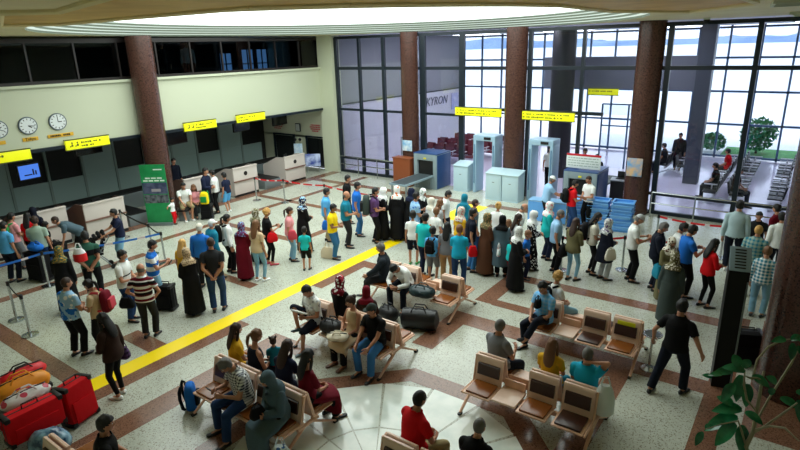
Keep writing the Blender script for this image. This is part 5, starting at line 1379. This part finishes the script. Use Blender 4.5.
for k in range(5):
    a = k/4*1.5; b.path([(-.19, -.18+.30*math.sin(a), .75+.26*math.cos(a)), (0, -.18+.34*math.sin(a), .80+.30*math.cos(a)), (.19, -.18+.30*math.sin(a), .75+.26*math.cos(a))], .05, 6)
b.obj('canopy', cloth('black'), st)
for x, y in ((-.2, .36), (.2, .36), (-.2, -.28), (.2, -.28)):
    q = MB(); q.cyl((0, 0, -.02), .07, .04, 16); q.v = [(p[2]+x, p[1]+y, p[0]+.07) for p in q.v]; q.obj('wheel', black_m, st)
P('person in dark green jersey standing with hands clasped behind back', head=(84, 231), h=1.80, face=8, arms=('back', 'back'), top=('tee', ('dgreen', 'band', 'black', None, (1.22, 1.36))), bottom=TJ('black'), group=GC)
J = P('person in black cloak with green and gold head cover, near the blue belt', head=(58, 246), h=1.64, sex='f', face=20, top=('abaya', 'black'), hair=('scarf', ('olive', 'print', 'mustard', 'dgreen', 30)), arms=('hold', 'down'), group=GC)
carrier(tuple(loc2w(J, (.35, .25, 1.15))), J['rz'], 'red and white paper bag held beside the person in green jersey', mat('red white bag', (.90, .90, .90), .5, pat='band', col2=(.85, .10, .12), scale=(0.0, .2)), .3, .32)
J = P('person in blue and white t-shirt standing close to the person in cream shirt', head=(66, 277), h=1.70, face=55, hy=20, arms=('hold', 'hold'), top=('tee', ('lblue', 'print', 'white', 'blue', 9)), bottom=TJ('black'), hair=('crop', 'hairbrown'), group=GC)
J = P('person in cream shirt with dark hair wearing a burgundy backpack', head=(85, 280), h=1.60, sex='f', face=300, hp=20, arms=('hold', 'hold'), top=('tee', 'beige'), bottom=TJ('black'), hair=('pony', 'hairblack'), group=GC)
backpack(J, 'burgundy backpack on the person in cream shirt', 'maroon', 'rose')
J = P('person with black hair in dark jacket standing by the yellow line with a checked bag', head=(100, 313), h=1.64, sex='f', face=315, hp=14, arms=('hold', 'down'), top=('jacket', 'dbrown'), bottom=('leggings', 'black'), hair=('long', 'hairblack'), shoes='white', group=GC)
handbag(J, 1, 'purple and black checked bag hanging at the hip of the person by the yellow line', ('purple', 'plaid', 'black', None, 14), .32, .14, .26, .3, p=(.22, .02, .98))
J = P('person in white polo with a black chest band holding a black briefcase', head=(122, 250), h=1.72, face=120, hy=-10, arms=('hold', 'hold'), top=('tee', ('white', 'band', 'black', None, (1.13, 1.16))), bottom=TJ('jeans'), group=GC)
handbag(J, 1, 'black briefcase held by the person in white polo', 'black', .40, .12, .28, .30, 'briefcase', p=(.26, .12, .78))
P('bald person in maroon, white and black striped polo', head=(140, 263), h=1.68, face=25, arms=('hip', 'hip'), top=('tee', ('maroon', 'stripe', 'white', 'black', 9)), bottom=TJ('char'), hair=('bald', 'greyhair'), group=GC, fat=1.12)
J = P('young person in blue and white striped t-shirt holding a phone', head=(153, 240), h=1.72, face=95, arms=('phone', 'phone'), hp=14, top=('tee', ('blue', 'stripe', 'white', None, 4.5)), bottom=TJ('ljeans'), shoes='slate', group=GC)
phone(J, 'phone held by the young person in striped t-shirt')
P('person in long black cloak with beige patterned headscarf seen from behind', head=(185, 248), h=1.62, sex='f', face=340, arms=('hold', 'hold'), top=('abaya', 'black'), hair=('scarf', ('beige', 'print', 'brown', None, 30)), group=GC)
P('golden haired person in yellow top behind the black cloak', head=(182, 239), h=1.54, sex='f', face=40, top=('tee', 'mustard'), bottom=TJ('tan'), hair=('long', 'blond'), group=GC)
# ---- row of waiting people, from left to the middle
P('person in plain blue shirt with a pale cap, hands down', head=(199, 223), h=1.72, face=25, top=('long', 'blue'), bottom=TJ('black'), hair=('cap', 'offwhite', 'whitehair'), group=GQ)
P('person in teal jacket with a white cap', head=(212, 219), h=1.66, face=65, top=('jacket', 'teal'), bottom=TJ('char'), hair=('cap', 'white', 'whitehair'), group=GQ)
P('person in dark grey polo and jeans with hands behind back by the yellow line', head=(210, 237), h=1.82, face=10, arms=('back', 'back'), top=('tee', 'char'), bottom=TJ('jeans'), hair=('crop', 'hairbrown'), group=GQ, fat=1.1)
J = P('person with dark ponytail in white top wearing a black backpack', head=(227, 214), h=1.68, sex='f', face=80, top=('long', 'white'), bottom=TJ('black'), hair=('pony', 'hairblack'), group=GQ)
backpack(J, 'black backpack on the person with dark ponytail in white', 'black')
P('person in long maroon dress with a patterned headscarf', head=(241, 222), h=1.58, sex='f', face=30, arms=('hold', 'hold'), top=('dress', 'maroon'), hair=('scarf', ('purple', 'print', 'lblue', 'maroon', 24)), group=GQ, fat=1.15)
J = P('person with long brown hair in beige top and pale jeans', head=(256, 220), h=1.68, sex='f', face=40, arms=('phone', 'down'), top=('tee', 'beige'), bottom=('leggings', 'ljeans'), hair=('long', 'lbrown'), shoes='white', group=GQ)
J = P('person with blond curly hair in black top holding a phone', head=(265, 208), h=1.66, sex='f', face=75, arms=('phone', 'phone'), top=('tee', 'black'), bottom=('leggings', 'black'), hair=('curly', 'blond'), shoes='rose', group=GQ)
phone(J, 'phone held by the person with blond curly hair')
handbag(J, 1, 'coral red shoulder bag of the person with blond curls', 'red', .34, .16, .30, .26, p=(.25, .08, 1.05))
P('person with olive patterned headscarf behind the blond curls', head=(258, 209), h=1.60, sex='f', face=70, top=('abaya', 'black'), hair=('scarf', ('olive', 'print', 'offwhite', None, 24)), group=GQ)
J = P('person with ponytail in pale pink top and pale jeans', head=(290, 207), h=1.62, sex='f', face=95, top=('tee', 'pink'), bottom=TJ('ljeans'), hair=('pony', 'hairbrown'), group=GQ)
handbag(J, 1, 'rose red bag beside the person in pale pink top', 'rose', .30, .14, .30, .2, p=(.25, .1, .98))
P('child in turquoise shirt with dark hair', head=(304, 227), h=1.22, sex='c', face=15, top=('tee', 'turq'), bottom=('shorts', 'black'), hair=('short', 'hairblack'), group=GQ)
P('person in long black cloak with blue and white headscarf', head=(303, 197), h=1.70, sex='f', face=60, arms=('hold', 'hold'), top=('abaya', 'black'), hair=('scarf', ('navy', 'print', 'white', 'lblue', 20)), group=GQ)
J = P('person in light blue shirt carrying a blue shopping bag', head=(327, 188), h=1.74, face=92, hy=-5, arms=('bag', 'bag'), top=('tee', 'sky'), bottom=TJ('khaki'), group=GQ)
handbag(J, 1, 'blue shopping bag hanging from the hand of the person in light blue shirt', 'blue', .38, .16, .34, .2, 'shopping_bag')
P('person in bright yellow polo and jeans', head=(334, 204), h=1.66, face=110, arms=('hold', 'hold'), hp=12, top=('tee', 'yellow'), bottom=TJ('mjeans'), group=GQ, sk='d', fat=1.1)
P('bald person in dark teal polo behind the yellow polo', head=(347, 191), h=1.78, face=100, arms=('down', 'hold'), top=('tee', 'teal'), bottom=TJ('char'), hair=('bald', 'greyhair'), group=GQ, fat=1.2)
P('person in black t-shirt beside the red belt', head=(348, 175), h=1.72, face=95, top=('tee', 'black'), bottom=TJ('dnavy'), group=GQ)
P('person in blue t-shirt and jeans beside the bald person in teal', head=(358, 182), h=1.80, face=95, top=('tee', 'blue'), bottom=TJ('mjeans'), arms=('hold', 'down'), group=GQ)
J = P('person in purple grey t-shirt wearing a big dark backpack', head=(377, 187), h=1.78, face=90, top=('tee', 'purple'), bottom=TJ('black'), arms=('hold', 'hold'), group=GQ)
backpack(J, 'big dark green black backpack on the person in purple grey t-shirt', 'greygreen', 'char', 1.35)
P('person in black dress with white headscarf next to the big backpack', head=(383, 188), h=1.68, sex='f', face=85, top=('abaya', 'black'), hair=('scarf', 'white'), arms=('hold', 'hold'), group=GQ)
P('person in long black cloak with orange and white headscarf', head=(400, 186), h=1.74, sex='f', face=20, top=('abaya', 'black'), hair=('scarf', ('white', 'print', 'orange', None, 12)), group=GQ)
P('person in black cloak with dark blue headscarf', head=(409, 188), h=1.70, sex='f', face=55, top=('abaya', 'black'), hair=('scarf', 'navy'), group=GQ)
J = P('person in light blue patterned shirt with a blue strap', head=(417, 192), h=1.76, face=70, top=('tee', ('lblue', 'print', 'blue', None, 14)), bottom=TJ('ljeans'), arms=('phone', 'hold'), group=GQ)
P('person in black top with pale mint headscarf', head=(424, 189), h=1.64, sex='f', face=120, hp=16, top=('abaya', 'black'), hair=('scarf', ('white', 'print', 'sage', None, 20)), arms=('hold', 'hold'), group=GQ)
P('person in white blouse with white headscarf in the thick of the queue', head=(433, 198), h=1.58, sex='f', face=60, top=('long', 'white'), bottom=TJ('grey'), hair=('scarf', 'offwhite'), group=GQ)
P('dark haired person in white t-shirt looking down near the yellow floor marking', head=(450, 191), h=1.70, face=100, hp=25, top=('tee', 'white'), bottom=TJ('dnavy'), hair=('short', 'hairblack'), group=GQ)
P('person with bright blue hooded headscarf in front of the yellow floor marking', head=(465, 194), h=1.66, sex='f', face=30, top=('abaya', 'teal'), hair=('scarf', 'teal'), group=GQ)
P('brown haired person in pale top beside the white headscarf', head=(440, 199), h=1.62, sex='f', face=80, top=('tee', 'lgrey'), bottom=TJ('jeans'), hair=('long', 'lbrown'), group=GQ)
P('small brown haired person in white shirt amid the queue', head=(437, 208), h=1.45, sex='c', face=40, top=('tee', 'white'), bottom=TJ('navy'), hair=('short', 'lbrown'), group=GQ)
P('boy in white t-shirt and navy shorts seen from behind', head=(413, 211), h=1.52, sex='c', face=15, top=('tee', 'white'), bottom=('shorts', 'dnavy'), group=GQ, shoes='green')
P('person in turquoise t-shirt with navy sleeves and navy trousers', head=(426, 213), h=1.74, face=40, top=('tee', 'turq'), bottom=TJ('navy'), arms=('down', 'hold'), group=GQ)
J = P('boy in light blue t-shirt wearing a small black backpack', head=(436, 227), h=1.46, sex='c', face=20, top=('tee', 'sky'), bottom=('shorts', 'grey'), group=GQ)
backpack(J, 'small black backpack on the boy in light blue t-shirt', 'black', None, .8)
P('person with long black hair in grey top and tan trousers', head=(446, 222), h=1.64, sex='f', face=15, top=('tee', 'grey'), bottom=TJ('tan'), hair=('long', 'hairblack'), group=GQ)
P('brown haired person in bright blue t-shirt and jeans seen from behind', head=(458, 224), h=1.66, sex='f', face=5, top=('tee', 'cyan'), bottom=TJ('jeans'), hair=('short', 'lbrown'), arms=('hold', 'hold'), group=GQ, fat=1.15)
P('person in mustard top with pink patterned cap', head=(462, 207), h=1.66, sex='f', face=50, top=('tee', 'mustard'), bottom=TJ('beige'), hair=('scarf', ('offwhite', 'print', 'rose', None, 22)), group=GQ)
P('person in mid blue shirt with brown hair looking towards the gates', head=(476, 199), h=1.70, face=70, top=('tee', 'slate'), bottom=TJ('jeans'), hair=('crop', 'hairbrown'), group=GQ)
J = P('person in navy t-shirt and jeans with a red bag in hand', head=(477, 209), h=1.76, face=80, top=('tee', 'dnavy'), bottom=TJ('mjeans'), arms=('bag', 'bag'), group=GQ)
handbag(J, 1, 'red and grey bag hanging from the hand of the person in navy t-shirt', 'red', .28, .14, .34, .16, 'child_bag')
P('person in grey brown cloak with olive patterned headscarf', head=(487, 213), h=1.68, sex='f', face=55, top=('abaya', ('brown')), hair=('scarf', ('olive', 'print', 'tan', None, 24)), group=GQ, arms=('hold', 'hold'))
P('blond person in white top in the crowd before the first gate', head=(499, 202), h=1.62, sex='f', face=30, top=('tee', 'white'), bottom=TJ('ljeans'), hair=('bun', 'blond'), group=GQ)
J = P('person with black hood and long denim blue coat', head=(503, 215), h=1.66, sex='f', face=15, top=('coat', 'slate'), hair=('scarf', 'black'), group=GQ, hem=.35, fat=1.1)
handbag(J, 1, 'small white and pink printed bag on the denim blue coat', ('white', 'print', 'pink', None, 16), .22, .08, .2, .3, p=(.0, -.24, 1.0))
P('child in pink top between the crowd', head=(509, 220), h=1.35, sex='c', face=40, top=('tee', 'pink'), bottom=TJ('navy'), hair=('long', 'lbrown'), group=GQ)
P('brown haired person in pale grey top turning towards the gates', head=(518, 214), h=1.66, sex='f', face=75, top=('tee', 'lgrey'), bottom=TJ('jeans'), hair=('long', 'hairbrown'), group=GQ)
P('bald person in white shirt bowing the head near the pedestals', head=(527, 204), h=1.74, face=85, lean=10, hp=25, top=('tee', 'white'), bottom=TJ('grey'), hair=('bald', 'greyhair'), group=GQ)
P('person with white headscarf in black and white patterned long dress', head=(535, 211), h=1.64, sex='f', face=80, top=('dress', ('black', 'print', 'white', None, 18)), hair=('scarf', 'white'), group=GQ, arms=('hold', 'hold'))
P('person in long black cloak with white headscarf at the front of the crowd', head=(520, 227), h=1.64, sex='f', face=70, top=('abaya', 'black'), hair=('scarf', ('white', 'print', 'lgrey', None, 20)), arms=('hold', 'hold'), group=GQ)
P('child in teal green shirt beside the long black cloak', head=(513, 236), h=1.22, sex='c', face=60, top=('tee', 'turq'), bottom=TJ('maroon'), group=GQ)
P('small child in blue shirt standing beside the black cloak', head=(529, 231), h=1.30, sex='c', face=110, top=('tee', 'blue'), bottom=TJ('navy'), hair=('short', 'lbrown'), group=GQ)
P('person with pale pink headscarf in teal tunic', head=(551, 202), h=1.68, sex='f', face=75, top=('tunic', 'turq'), bottom=TJ('navy'), hair=('scarf', ('white', 'print', 'pink', None, 12)), arms=('hold', 'hold'), group=GQ)
P('grey haired person in pale blue grey shirt and black trousers', head=(563, 210), h=1.76, face=85, hp=22, top=('tee', 'lblue'), bottom=TJ('black'), hair=('crop', 'greyhair'), arms=('down', 'down'), group=GQ, fat=1.12)
J = P('person with long brown hair, olive jacket and pale blue jeans', head=(577, 218), h=1.66, sex='f', face=35, top=('jacket', 'olive'), bottom=('leggings', 'ljeans'), hair=('long', 'hairbrown'), arms=('hold', 'hold'), group=GQ)
handbag(J, -1, 'black shoulder bag of the person with olive jacket', 'black', .40, .18, .34, .3, p=(-.24, -.05, .95))
J = P('person with long black hair in white top and dark trousers wearing a black backpack', head=(600, 213), h=1.70, sex='f', face=85, hp=20, top=('tee', 'offwhite'), bottom=('leggings', 'char'), hair=('long', 'hairblack'), arms=('hold', 'hold'), group=GQ)
backpack(J, 'black backpack on the person with long black hair', 'black')
J = P('person in navy coat with white grey headscarf and grey trousers', head=(610, 219), h=1.62, sex='f', face=60, top=('coat', 'dnavy'), bottom=TJ('lgrey'), hair=('scarf', ('lgrey', 'print', 'white', 'purple', 20)), hem=.55, arms=('hold', 'hold'), group=GQ)
handbag(J, 1, 'pale yellow cloth bag on the person in navy coat', 'offwhite', .34, .1, .34, .3, p=(.23, .05, .95))
P('person in white t-shirt and white cap looking down', head=(643, 215), h=1.80, face=85, hp=28, top=('tee', 'white'), bottom=TJ('black'), hair=('cap', 'lgrey', 'greyhair'), arms=('phone', 'phone'), group=GQ)
P('grey haired person in dark navy suit', head=(667, 223), h=1.76, face=85, hp=25, top=('jacket', 'dnavy', 'white'), bottom=TJ('dnavy'), hair=('short', 'greyhair'), arms=('hold', 'hold'), group=GQ)
P('person in white shirt behind the person in blue t-shirt', head=(688, 224), h=1.74, face=80, hp=25, top=('tee', 'white'), bottom=TJ('grey'), arms=('hold', 'hold'), group=GQ)
J = P('person in blue t-shirt with dark strap and black trousers', head=(695, 225), h=1.80, face=60, hp=25, top=('tee', 'blue'), bottom=TJ('black'), arms=('phone', 'phone'), group=GQ)
J = P('person with cream headscarf in green brown jacket', head=(673, 238), h=1.58, sex='f', face=150, top=('coat', 'olive'), hair=('scarf', ('offwhite', 'print', 'brown', None, 18)), arms=('hold', 'hold'), group=GQ)
handbag(J, 1, 'teal shoulder bag of the person with cream headscarf', 'teal', .36, .14, .34, .3, p=(.24, .02, .95))
P('person in long grey green coat with floral headscarf seen from behind', head=(676, 252), h=1.62, sex='f', face=10, top=('coat', 'greygreen'), hair=('scarf', ('olive', 'print', 'offwhite', 'rose', 24)), group=GQ, fat=1.25, hem=.12)
J = P('person with long dark hair in red top and black trousers', head=(717, 239), h=1.64, sex='f', face=55, hp=14, top=('long', 'red'), bottom=('leggings', 'black'), hair=('long', 'hairblack'), arms=('hold', 'hold'), group=GQ)
P('person in pale mint shirt standing close to the window wall', head=(741, 200), h=1.90, face=5, top=('long', 'mint'), bottom=TJ('dnavy'), arms=('down', 'down'), group=GQ, shoes='white', fat=1.15)
P('fair haired person in teal and white striped shirt behind the black floor unit', head=(760, 225), h=1.74, face=15, top=('tee', ('sage', 'plaid', 'teal', None, 12)), bottom=TJ('black'), hair=('crop', 'blond'), group=GQ, fat=1.1)
P('person in white long shirt next to the big granite column', head=(783, 212), h=1.76, face=340, top=('long', 'white'), bottom=TJ('dnavy'), group=GQ)
P('person in dark maroon shirt behind the big granite column', head=(777, 204), h=1.70, face=300, top=('tee', 'maroon'), bottom=TJ('black'), group=GQ)
P('dark haired person far behind, near the table at the window', head=(760, 212), h=1.58, face=180, top=('tee', 'char'), group=GQ)
P('reddish haired person in teal checked shirt and pale jeans by the big column', head=(769, 246), h=1.62, sex='f', face=10, top=('long', ('teal', 'plaid', 'white', None, 14)), bottom=TJ('ljeans'), hair=('short', 'lbrown'), group=GQ)
P('person in black shirt and black trousers striding away with arms held out', head=(684, 299), h=1.78, face=20, pose='stride', legs=((-.24, -.18), (.14, .16)), arms=('wide', 'wide'), top=('tee', 'black'), bottom=TJ('dnavy'), hair=('short', 'hairblack'), group=GQ, fat=1.1)
# ---- gates and staff
P('officer in blue shirt and pale cap reaching over the security table', head=(554, 176), h=1.74, face=70, lean=12, arms=('push', 'push'), hp=15, top=('tee', 'lblue'), bottom=TJ('black'), hair=('cap', 'white', 'greyhair'), group=GS)
J = P('person in red shirt wearing a black backpack at the security table', head=(577, 180), h=1.70, face=70, hp=20, top=('tee', 'red'), bottom=TJ('jeans'), arms=('push', 'hold'), group=GS)
backpack(J, 'black backpack on the person in red shirt', 'black')
P('officer in white shirt standing behind the blue trays', head=(588, 176), h=1.74, face=230, hp=15, top=('tee', 'white'), bottom=TJ('black'), hair=('crop', 'hairbrown'), arms=('hold', 'hold'), group=GS)
P('officer in white shirt behind the scanner notice', at=(-7.2, 22.6), h=1.74, face=180, top=('tee', 'lgrey'), bottom=TJ('black'), group=GH)
P('dark haired person in black behind the scanner notice', at=(-6.6, 22.3), h=1.60, face=200, top=('tee', 'char'), group=GH)
P('person in white shirt and black trousers at the operator desk by the column', at=(-5.05, 22.9), h=1.72, face=250, top=('tee', 'white'), bottom=TJ('black'), arms=('push', 'hold'), group=GH)
P('person in dark uniform seen through the second detector gate', at=(-8.55, 22.3), h=1.76, face=170, top=('tee', 'white'), bottom=TJ('black'), group=GH)
P('person in dark clothes standing among the hall seats', head=(681, 133), h=1.74, face=190, top=('jacket', 'char'), bottom=TJ('dnavy'), group=GH)
for i, (x, y, rz, c, l) in enumerate(((-4.75-.36, 27.3, PI/2, 'char', 'person in dark clothes seated in the hall behind the slate column'), (-4.75+.36, 28.6, -PI/2, 'black', 'person in black seated in the hall behind the slate column'), (-2.2-.36, 23.6, PI/2, 'black', 'person in black seated on the middle bench of the hall'), (-2.2-.36, 27.0, PI/2, 'red', 'person in red seated on the middle bench of the hall'), (-2.2+.36, 22.98, -PI/2, 'dbrown', 'person in brown seated nearest the window on the middle bench of the hall'))):
    P(l, at=(x, y), rz=rz, h=1.70, pose='sit', arms=('lap', 'lap'), top=('tee', c), bottom=TJ('dnavy'), group=GH)
# ---- by the counters
P('person in white t-shirt and khaki shorts seated by the round column', at=fl(187, 218), h=1.72, face=170, pose='sit', lean=12, arms=('knee', 'knee'), top=('tee', 'white'), bottom=('shorts', 'khaki'), shoes='white', group=GC)
P('small person in pale pink top seated beside the person in khaki shorts', at=fl(197, 216), h=1.45, sex='c', face=165, pose='sit', seat=.42, arms=('lap', 'lap'), top=('tee', 'pink'), bottom=TJ('char'), hair=('long', 'lbrown'), group=GC)
e = empty('low_bench', (*fl(192, 217)[:2], 0), math.atan2(-1, 2)-.55, 'dark low bench under the seated people by the round column', 'bench')
MB().box((0, -.05, .41), (1.3, .42, .05), 0, .015).obj('seat', black_m, e)
for s in (-1, 1): MB().box((s*.5, -.05, .19), (.06, .36, .38), 0, .01).obj('leg', steel, e)
P('toddler in white top and red trousers by the green banner', head=(172, 198), h=.95, sex='c', face=120, top=('tee', 'white'), bottom=TJ('red'), arms=('down', 'along'), group=GC)
P('person in navy blue shirt standing by the counter', at=fl(211, 215), h=1.82, face=120, top=('long', 'navy'), bottom=TJ('black'), arms=('hold', 'hold'), group=GC)
P('person in white t-shirt and black trousers facing the person in navy', at=fl(219, 213), h=1.66, face=290, top=('tee', 'white'), bottom=TJ('black'), arms=('hold', 'hold'), group=GC)
P('boy in navy shirt and light blue shorts beside the counter', at=fl(228, 212), h=1.50, sex='c', face=315, top=('tee', 'navy'), bottom=('shorts', 'sky'), shoes='white', group=GC)
bp = backpack(None, 'yellow green backpack resting on a dark case beside the person in navy', 'yellow', 'green'); q = fl(208, 219); bp.location = (q[0], q[1], .82); bp.rotation_euler = (0, 0, .6)
suitcase((q[0], q[1], 0), .6, .4, .26, .54, 'black', 'black case under the yellow green backpack', grp='dark suitcases')
P('staff in dark navy behind the counter past the round column', at=(-20.9, 12.9), h=1.74, rz=-PI/2, top=('long', 'dnavy'), bottom=TJ('black'), group=GC)
P('person in white shirt behind the gallery glass', at=(-20.4, 13.9), z0=4.57, h=1.70, rz=-2.0, top=('long', 'lgrey'), bottom=TJ('black'), group='people in the gallery')
P('person in dark shirt behind the gallery glass', at=(-20.6, 12.95), z0=4.57, h=1.68, rz=-2.0, top=('long', 'char'), bottom=TJ('black'), group='people in the gallery')
# ---- on the benches; rz = PI faces the viewer's side, 0 faces away
S = lambda label, x, y, away=False, turn=0.0, **k: P(label, at=(x, y+(.265 if away else -.265)), rz=(0.0 if away else PI)+turn, pose='sit', group=GW, **{**dict(arms=('lap', 'lap')), **k})
S('person in white printed t-shirt and dark shorts reading a book with ankle on knee', -7.56, 7.55, lean=6, hp=28, turn=-.15, arms=('hold', 'hold'), legs=((-.10, .42), (.02, .40, .52)), top=('tee', ('white', 'print', 'lgrey', None, 16)), bottom=('shorts', 'dnavy'), shoes='slate')
S('person with brown hair in beige sleeveless dress seated between two others', -6.50, 7.55, sex='f', lean=0, hp=18, hy=20, turn=-.2, arms=('lap', 'elbow'), top=('dress', ('beige'), 'none'), hair=('bun', 'hairbrown'), hem=.42, shoes='brown', h=1.68)
S('person in black t-shirt and blue jeans with a green grey cap', -5.95, 7.55, lean=8, hp=8, hy=30, arms=('knee', 'knee'), legs=((-.16, .42), (.14, .40)), top=('tee', 'black'), bottom=TJ('mjeans'), hair=('cap', 'greygreen'), fat=1.1)
S('person in black with maroon and white headscarf seated facing away', -7.35, 7.55, True, sex='f', top=('abaya', 'black'), hair=('scarf', ('maroon', 'print', 'white', 'rose', 14)), h=1.64)
S('smaller person with maroon headscarf seated facing away', -6.62, 7.55, True, sex='f', top=('abaya', 'dbrown'), hair=('scarf', 'maroon'), h=1.52, turn=.5)
S('grey haired person in dark suit seated sideways on the bench', -7.70, 10.1, turn=-1.0, lean=4, top=('jacket', 'suit', 'white'), bottom=TJ('char'), hair=('short', 'greyhair'), arms=('knee', 'lap'), legs=((-.10, .44), (.10, .52)), hy=10, h=1.76)
S('person in white shirt leaning forward with elbows on knees', -7.08, 10.1, lean=38, hp=25, arms=('elbow', 'elbow'), top=('long', 'white'), bottom=TJ('dnavy'), legs=((-.2, .42), (.18, .40)))
J = S('grey haired person in checked shirt and jeans looking at a phone', -6.62, 5.0, lean=14, hp=32, arms=('phone', 'phone'), top=('tee', ('white', 'plaid', 'navy', None, 22)), bottom=TJ('jeans'), hair=('short', 'greyhair'), legs=((-.22, .46), (.16, .42)), turn=-.25, fat=1.15, h=1.76)
phone(J, 'phone in the hands of the grey haired person in checked shirt')
J = S('person in grey blue coat with grey headscarf seated on the bench end', -5.82, 5.0, sex='f', lean=8, hp=18, arms=('hold', 'hold'), top=('coat', 'slate'), hair=('scarf', 'slate'), hem=.12, turn=-.15, h=1.66, fat=1.15)
handbag(J, 1, 'black handbag on the lap of the person with grey headscarf', 'black', .28, .12, .22, .2, p=(.02, .36, .92))
S('person with dark hair in yellow top seated facing away', -7.50, 5.0, True, sex='f', turn=-.4, top=('tee', 'mustard'), bottom=TJ('grey'), hair=('long', 'hairbrown'), h=1.64)
S('person with light brown ponytail in navy sleeveless dress holding a child', -6.98, 5.0, True, sex='f', turn=-.25, hp=14, arms=('hold', 'hold'), top=('dress', 'dnavy', 'none'), hair=('pony', 'lbrown'), hem=.3, h=1.70)
P('small child with two hair buns on the lap of the person in navy dress', at=(-6.82, 5.56), rz=.9, z0=0.0, h=.95, sex='c', pose='sit', seat=.64, legs=((-.12, .35, .6), (.12, .38, .6)), top=('tee', 'teal'), bottom=TJ('red'), hair=('pigtails', 'hairbrown'), arms=('lap', 'lap'), group=GW)
S('person with long brown hair in navy top seated facing away', -6.30, 5.0, True, sex='f', lean=12, hp=10, turn=.15, top=('tee', 'navy'), bottom=TJ('grey'), hair=('long', 'hairbrown'), h=1.64)
S('person with black hair in black top and burgundy skirt at the bench end', -5.78, 5.0, True, sex='f', lean=4, turn=-.25, top=('dress', 'maroon', 'short'), hair=('long', 'hairblack'), hem=.2, h=1.70)
J = S('person in light blue checked shirt with a camera bag, legs crossed', -3.70, 10.1, lean=4, hp=20, turn=-.35, arms=('lap', 'lap'), top=('tee', ('sky', 'plaid', 'lblue', None, 14)), bottom=TJ('dnavy'), legs=((-.02, .52, .30), (.10, .42)), fat=1.2, h=1.74)
handbag(J, 1, 'black camera bag on the chest of the person in light blue shirt', 'black', .2, .1, .2, .22, 'camera_bag', p=(.0, .22, 1.12))
J = S('fair haired person in white top seated facing away with a black backpack', -3.72, 10.1, True, sex='f', turn=-.6, top=('tee', 'white'), bottom=TJ('ljeans'), hair=('curly', 'blond'), h=1.68)
backpack(J, 'black backpack on the fair haired seated person', 'black')
S('grey haired person in blue grey shirt with a dark strap seated facing away', -3.72, 7.5, True, lean=2, turn=-.3, arms=('lap', 'phone'), top=('tee', ('grey')), bottom=TJ('dnavy'), hair=('crop', 'greyhair'), h=1.74, fat=1.1)
S('person with long brown hair in yellow olive top seated facing away', -2.78, 7.5, True, sex='f', lean=0, top=('tee', 'mustard'), bottom=TJ('teal'), hair=('long', 'lbrown'), h=1.62)
S('person in blue shirt resting a hand behind the head, seated facing away', -2.2, 7.5, True, lean=-4, hp=4, arms=('lap', 'behind_head'), top=('tee', 'cyan'), bottom=TJ('dnavy'), hair=('crop', 'greyhair'), h=1.70, fat=1.15)
J = S('person in red polo and khaki trousers seated with back to the viewer', -3.72, 4.95, True, turn=-.3, lean=8, hp=12, top=('tee', 'red'), bottom=TJ('khaki'), hair=('crop', 'hairblack'), h=1.78, fat=1.1)
S('grey haired person cut by the photo edge beside the red polo', -2.80, 4.95, True, lean=14, top=('tee', 'black'), bottom=TJ('black'), hair=('crop', 'greyhair'), h=1.60)
S('dark haired person in black cut by the photo edge on the near bench', -6.78, 2.35, True, turn=-.5, top=('tee', 'black'), bottom=TJ('black'), hair=('short', 'hairblack'), h=1.74)
relax()
build_people()
# a book and a few small things in hands
o = MB().box((0, 0, 0), (.30, .22, .03), 0, .006).obj('book', mat('pale book', (.86, .86, .84), .6), None, label='open pale book held by the person in white printed t-shirt', category='book'); o.location = (-7.60, 6.93, .86); o.rotation_euler = (-.5, .1, .2)
soft_bag((-6.55, 6.86, .60), .5, .42, .3, .14, mat('cream handbag', (.84, .80, .70), .5), 'cream handbag on the lap of the person in beige', grp='bags by the benches')
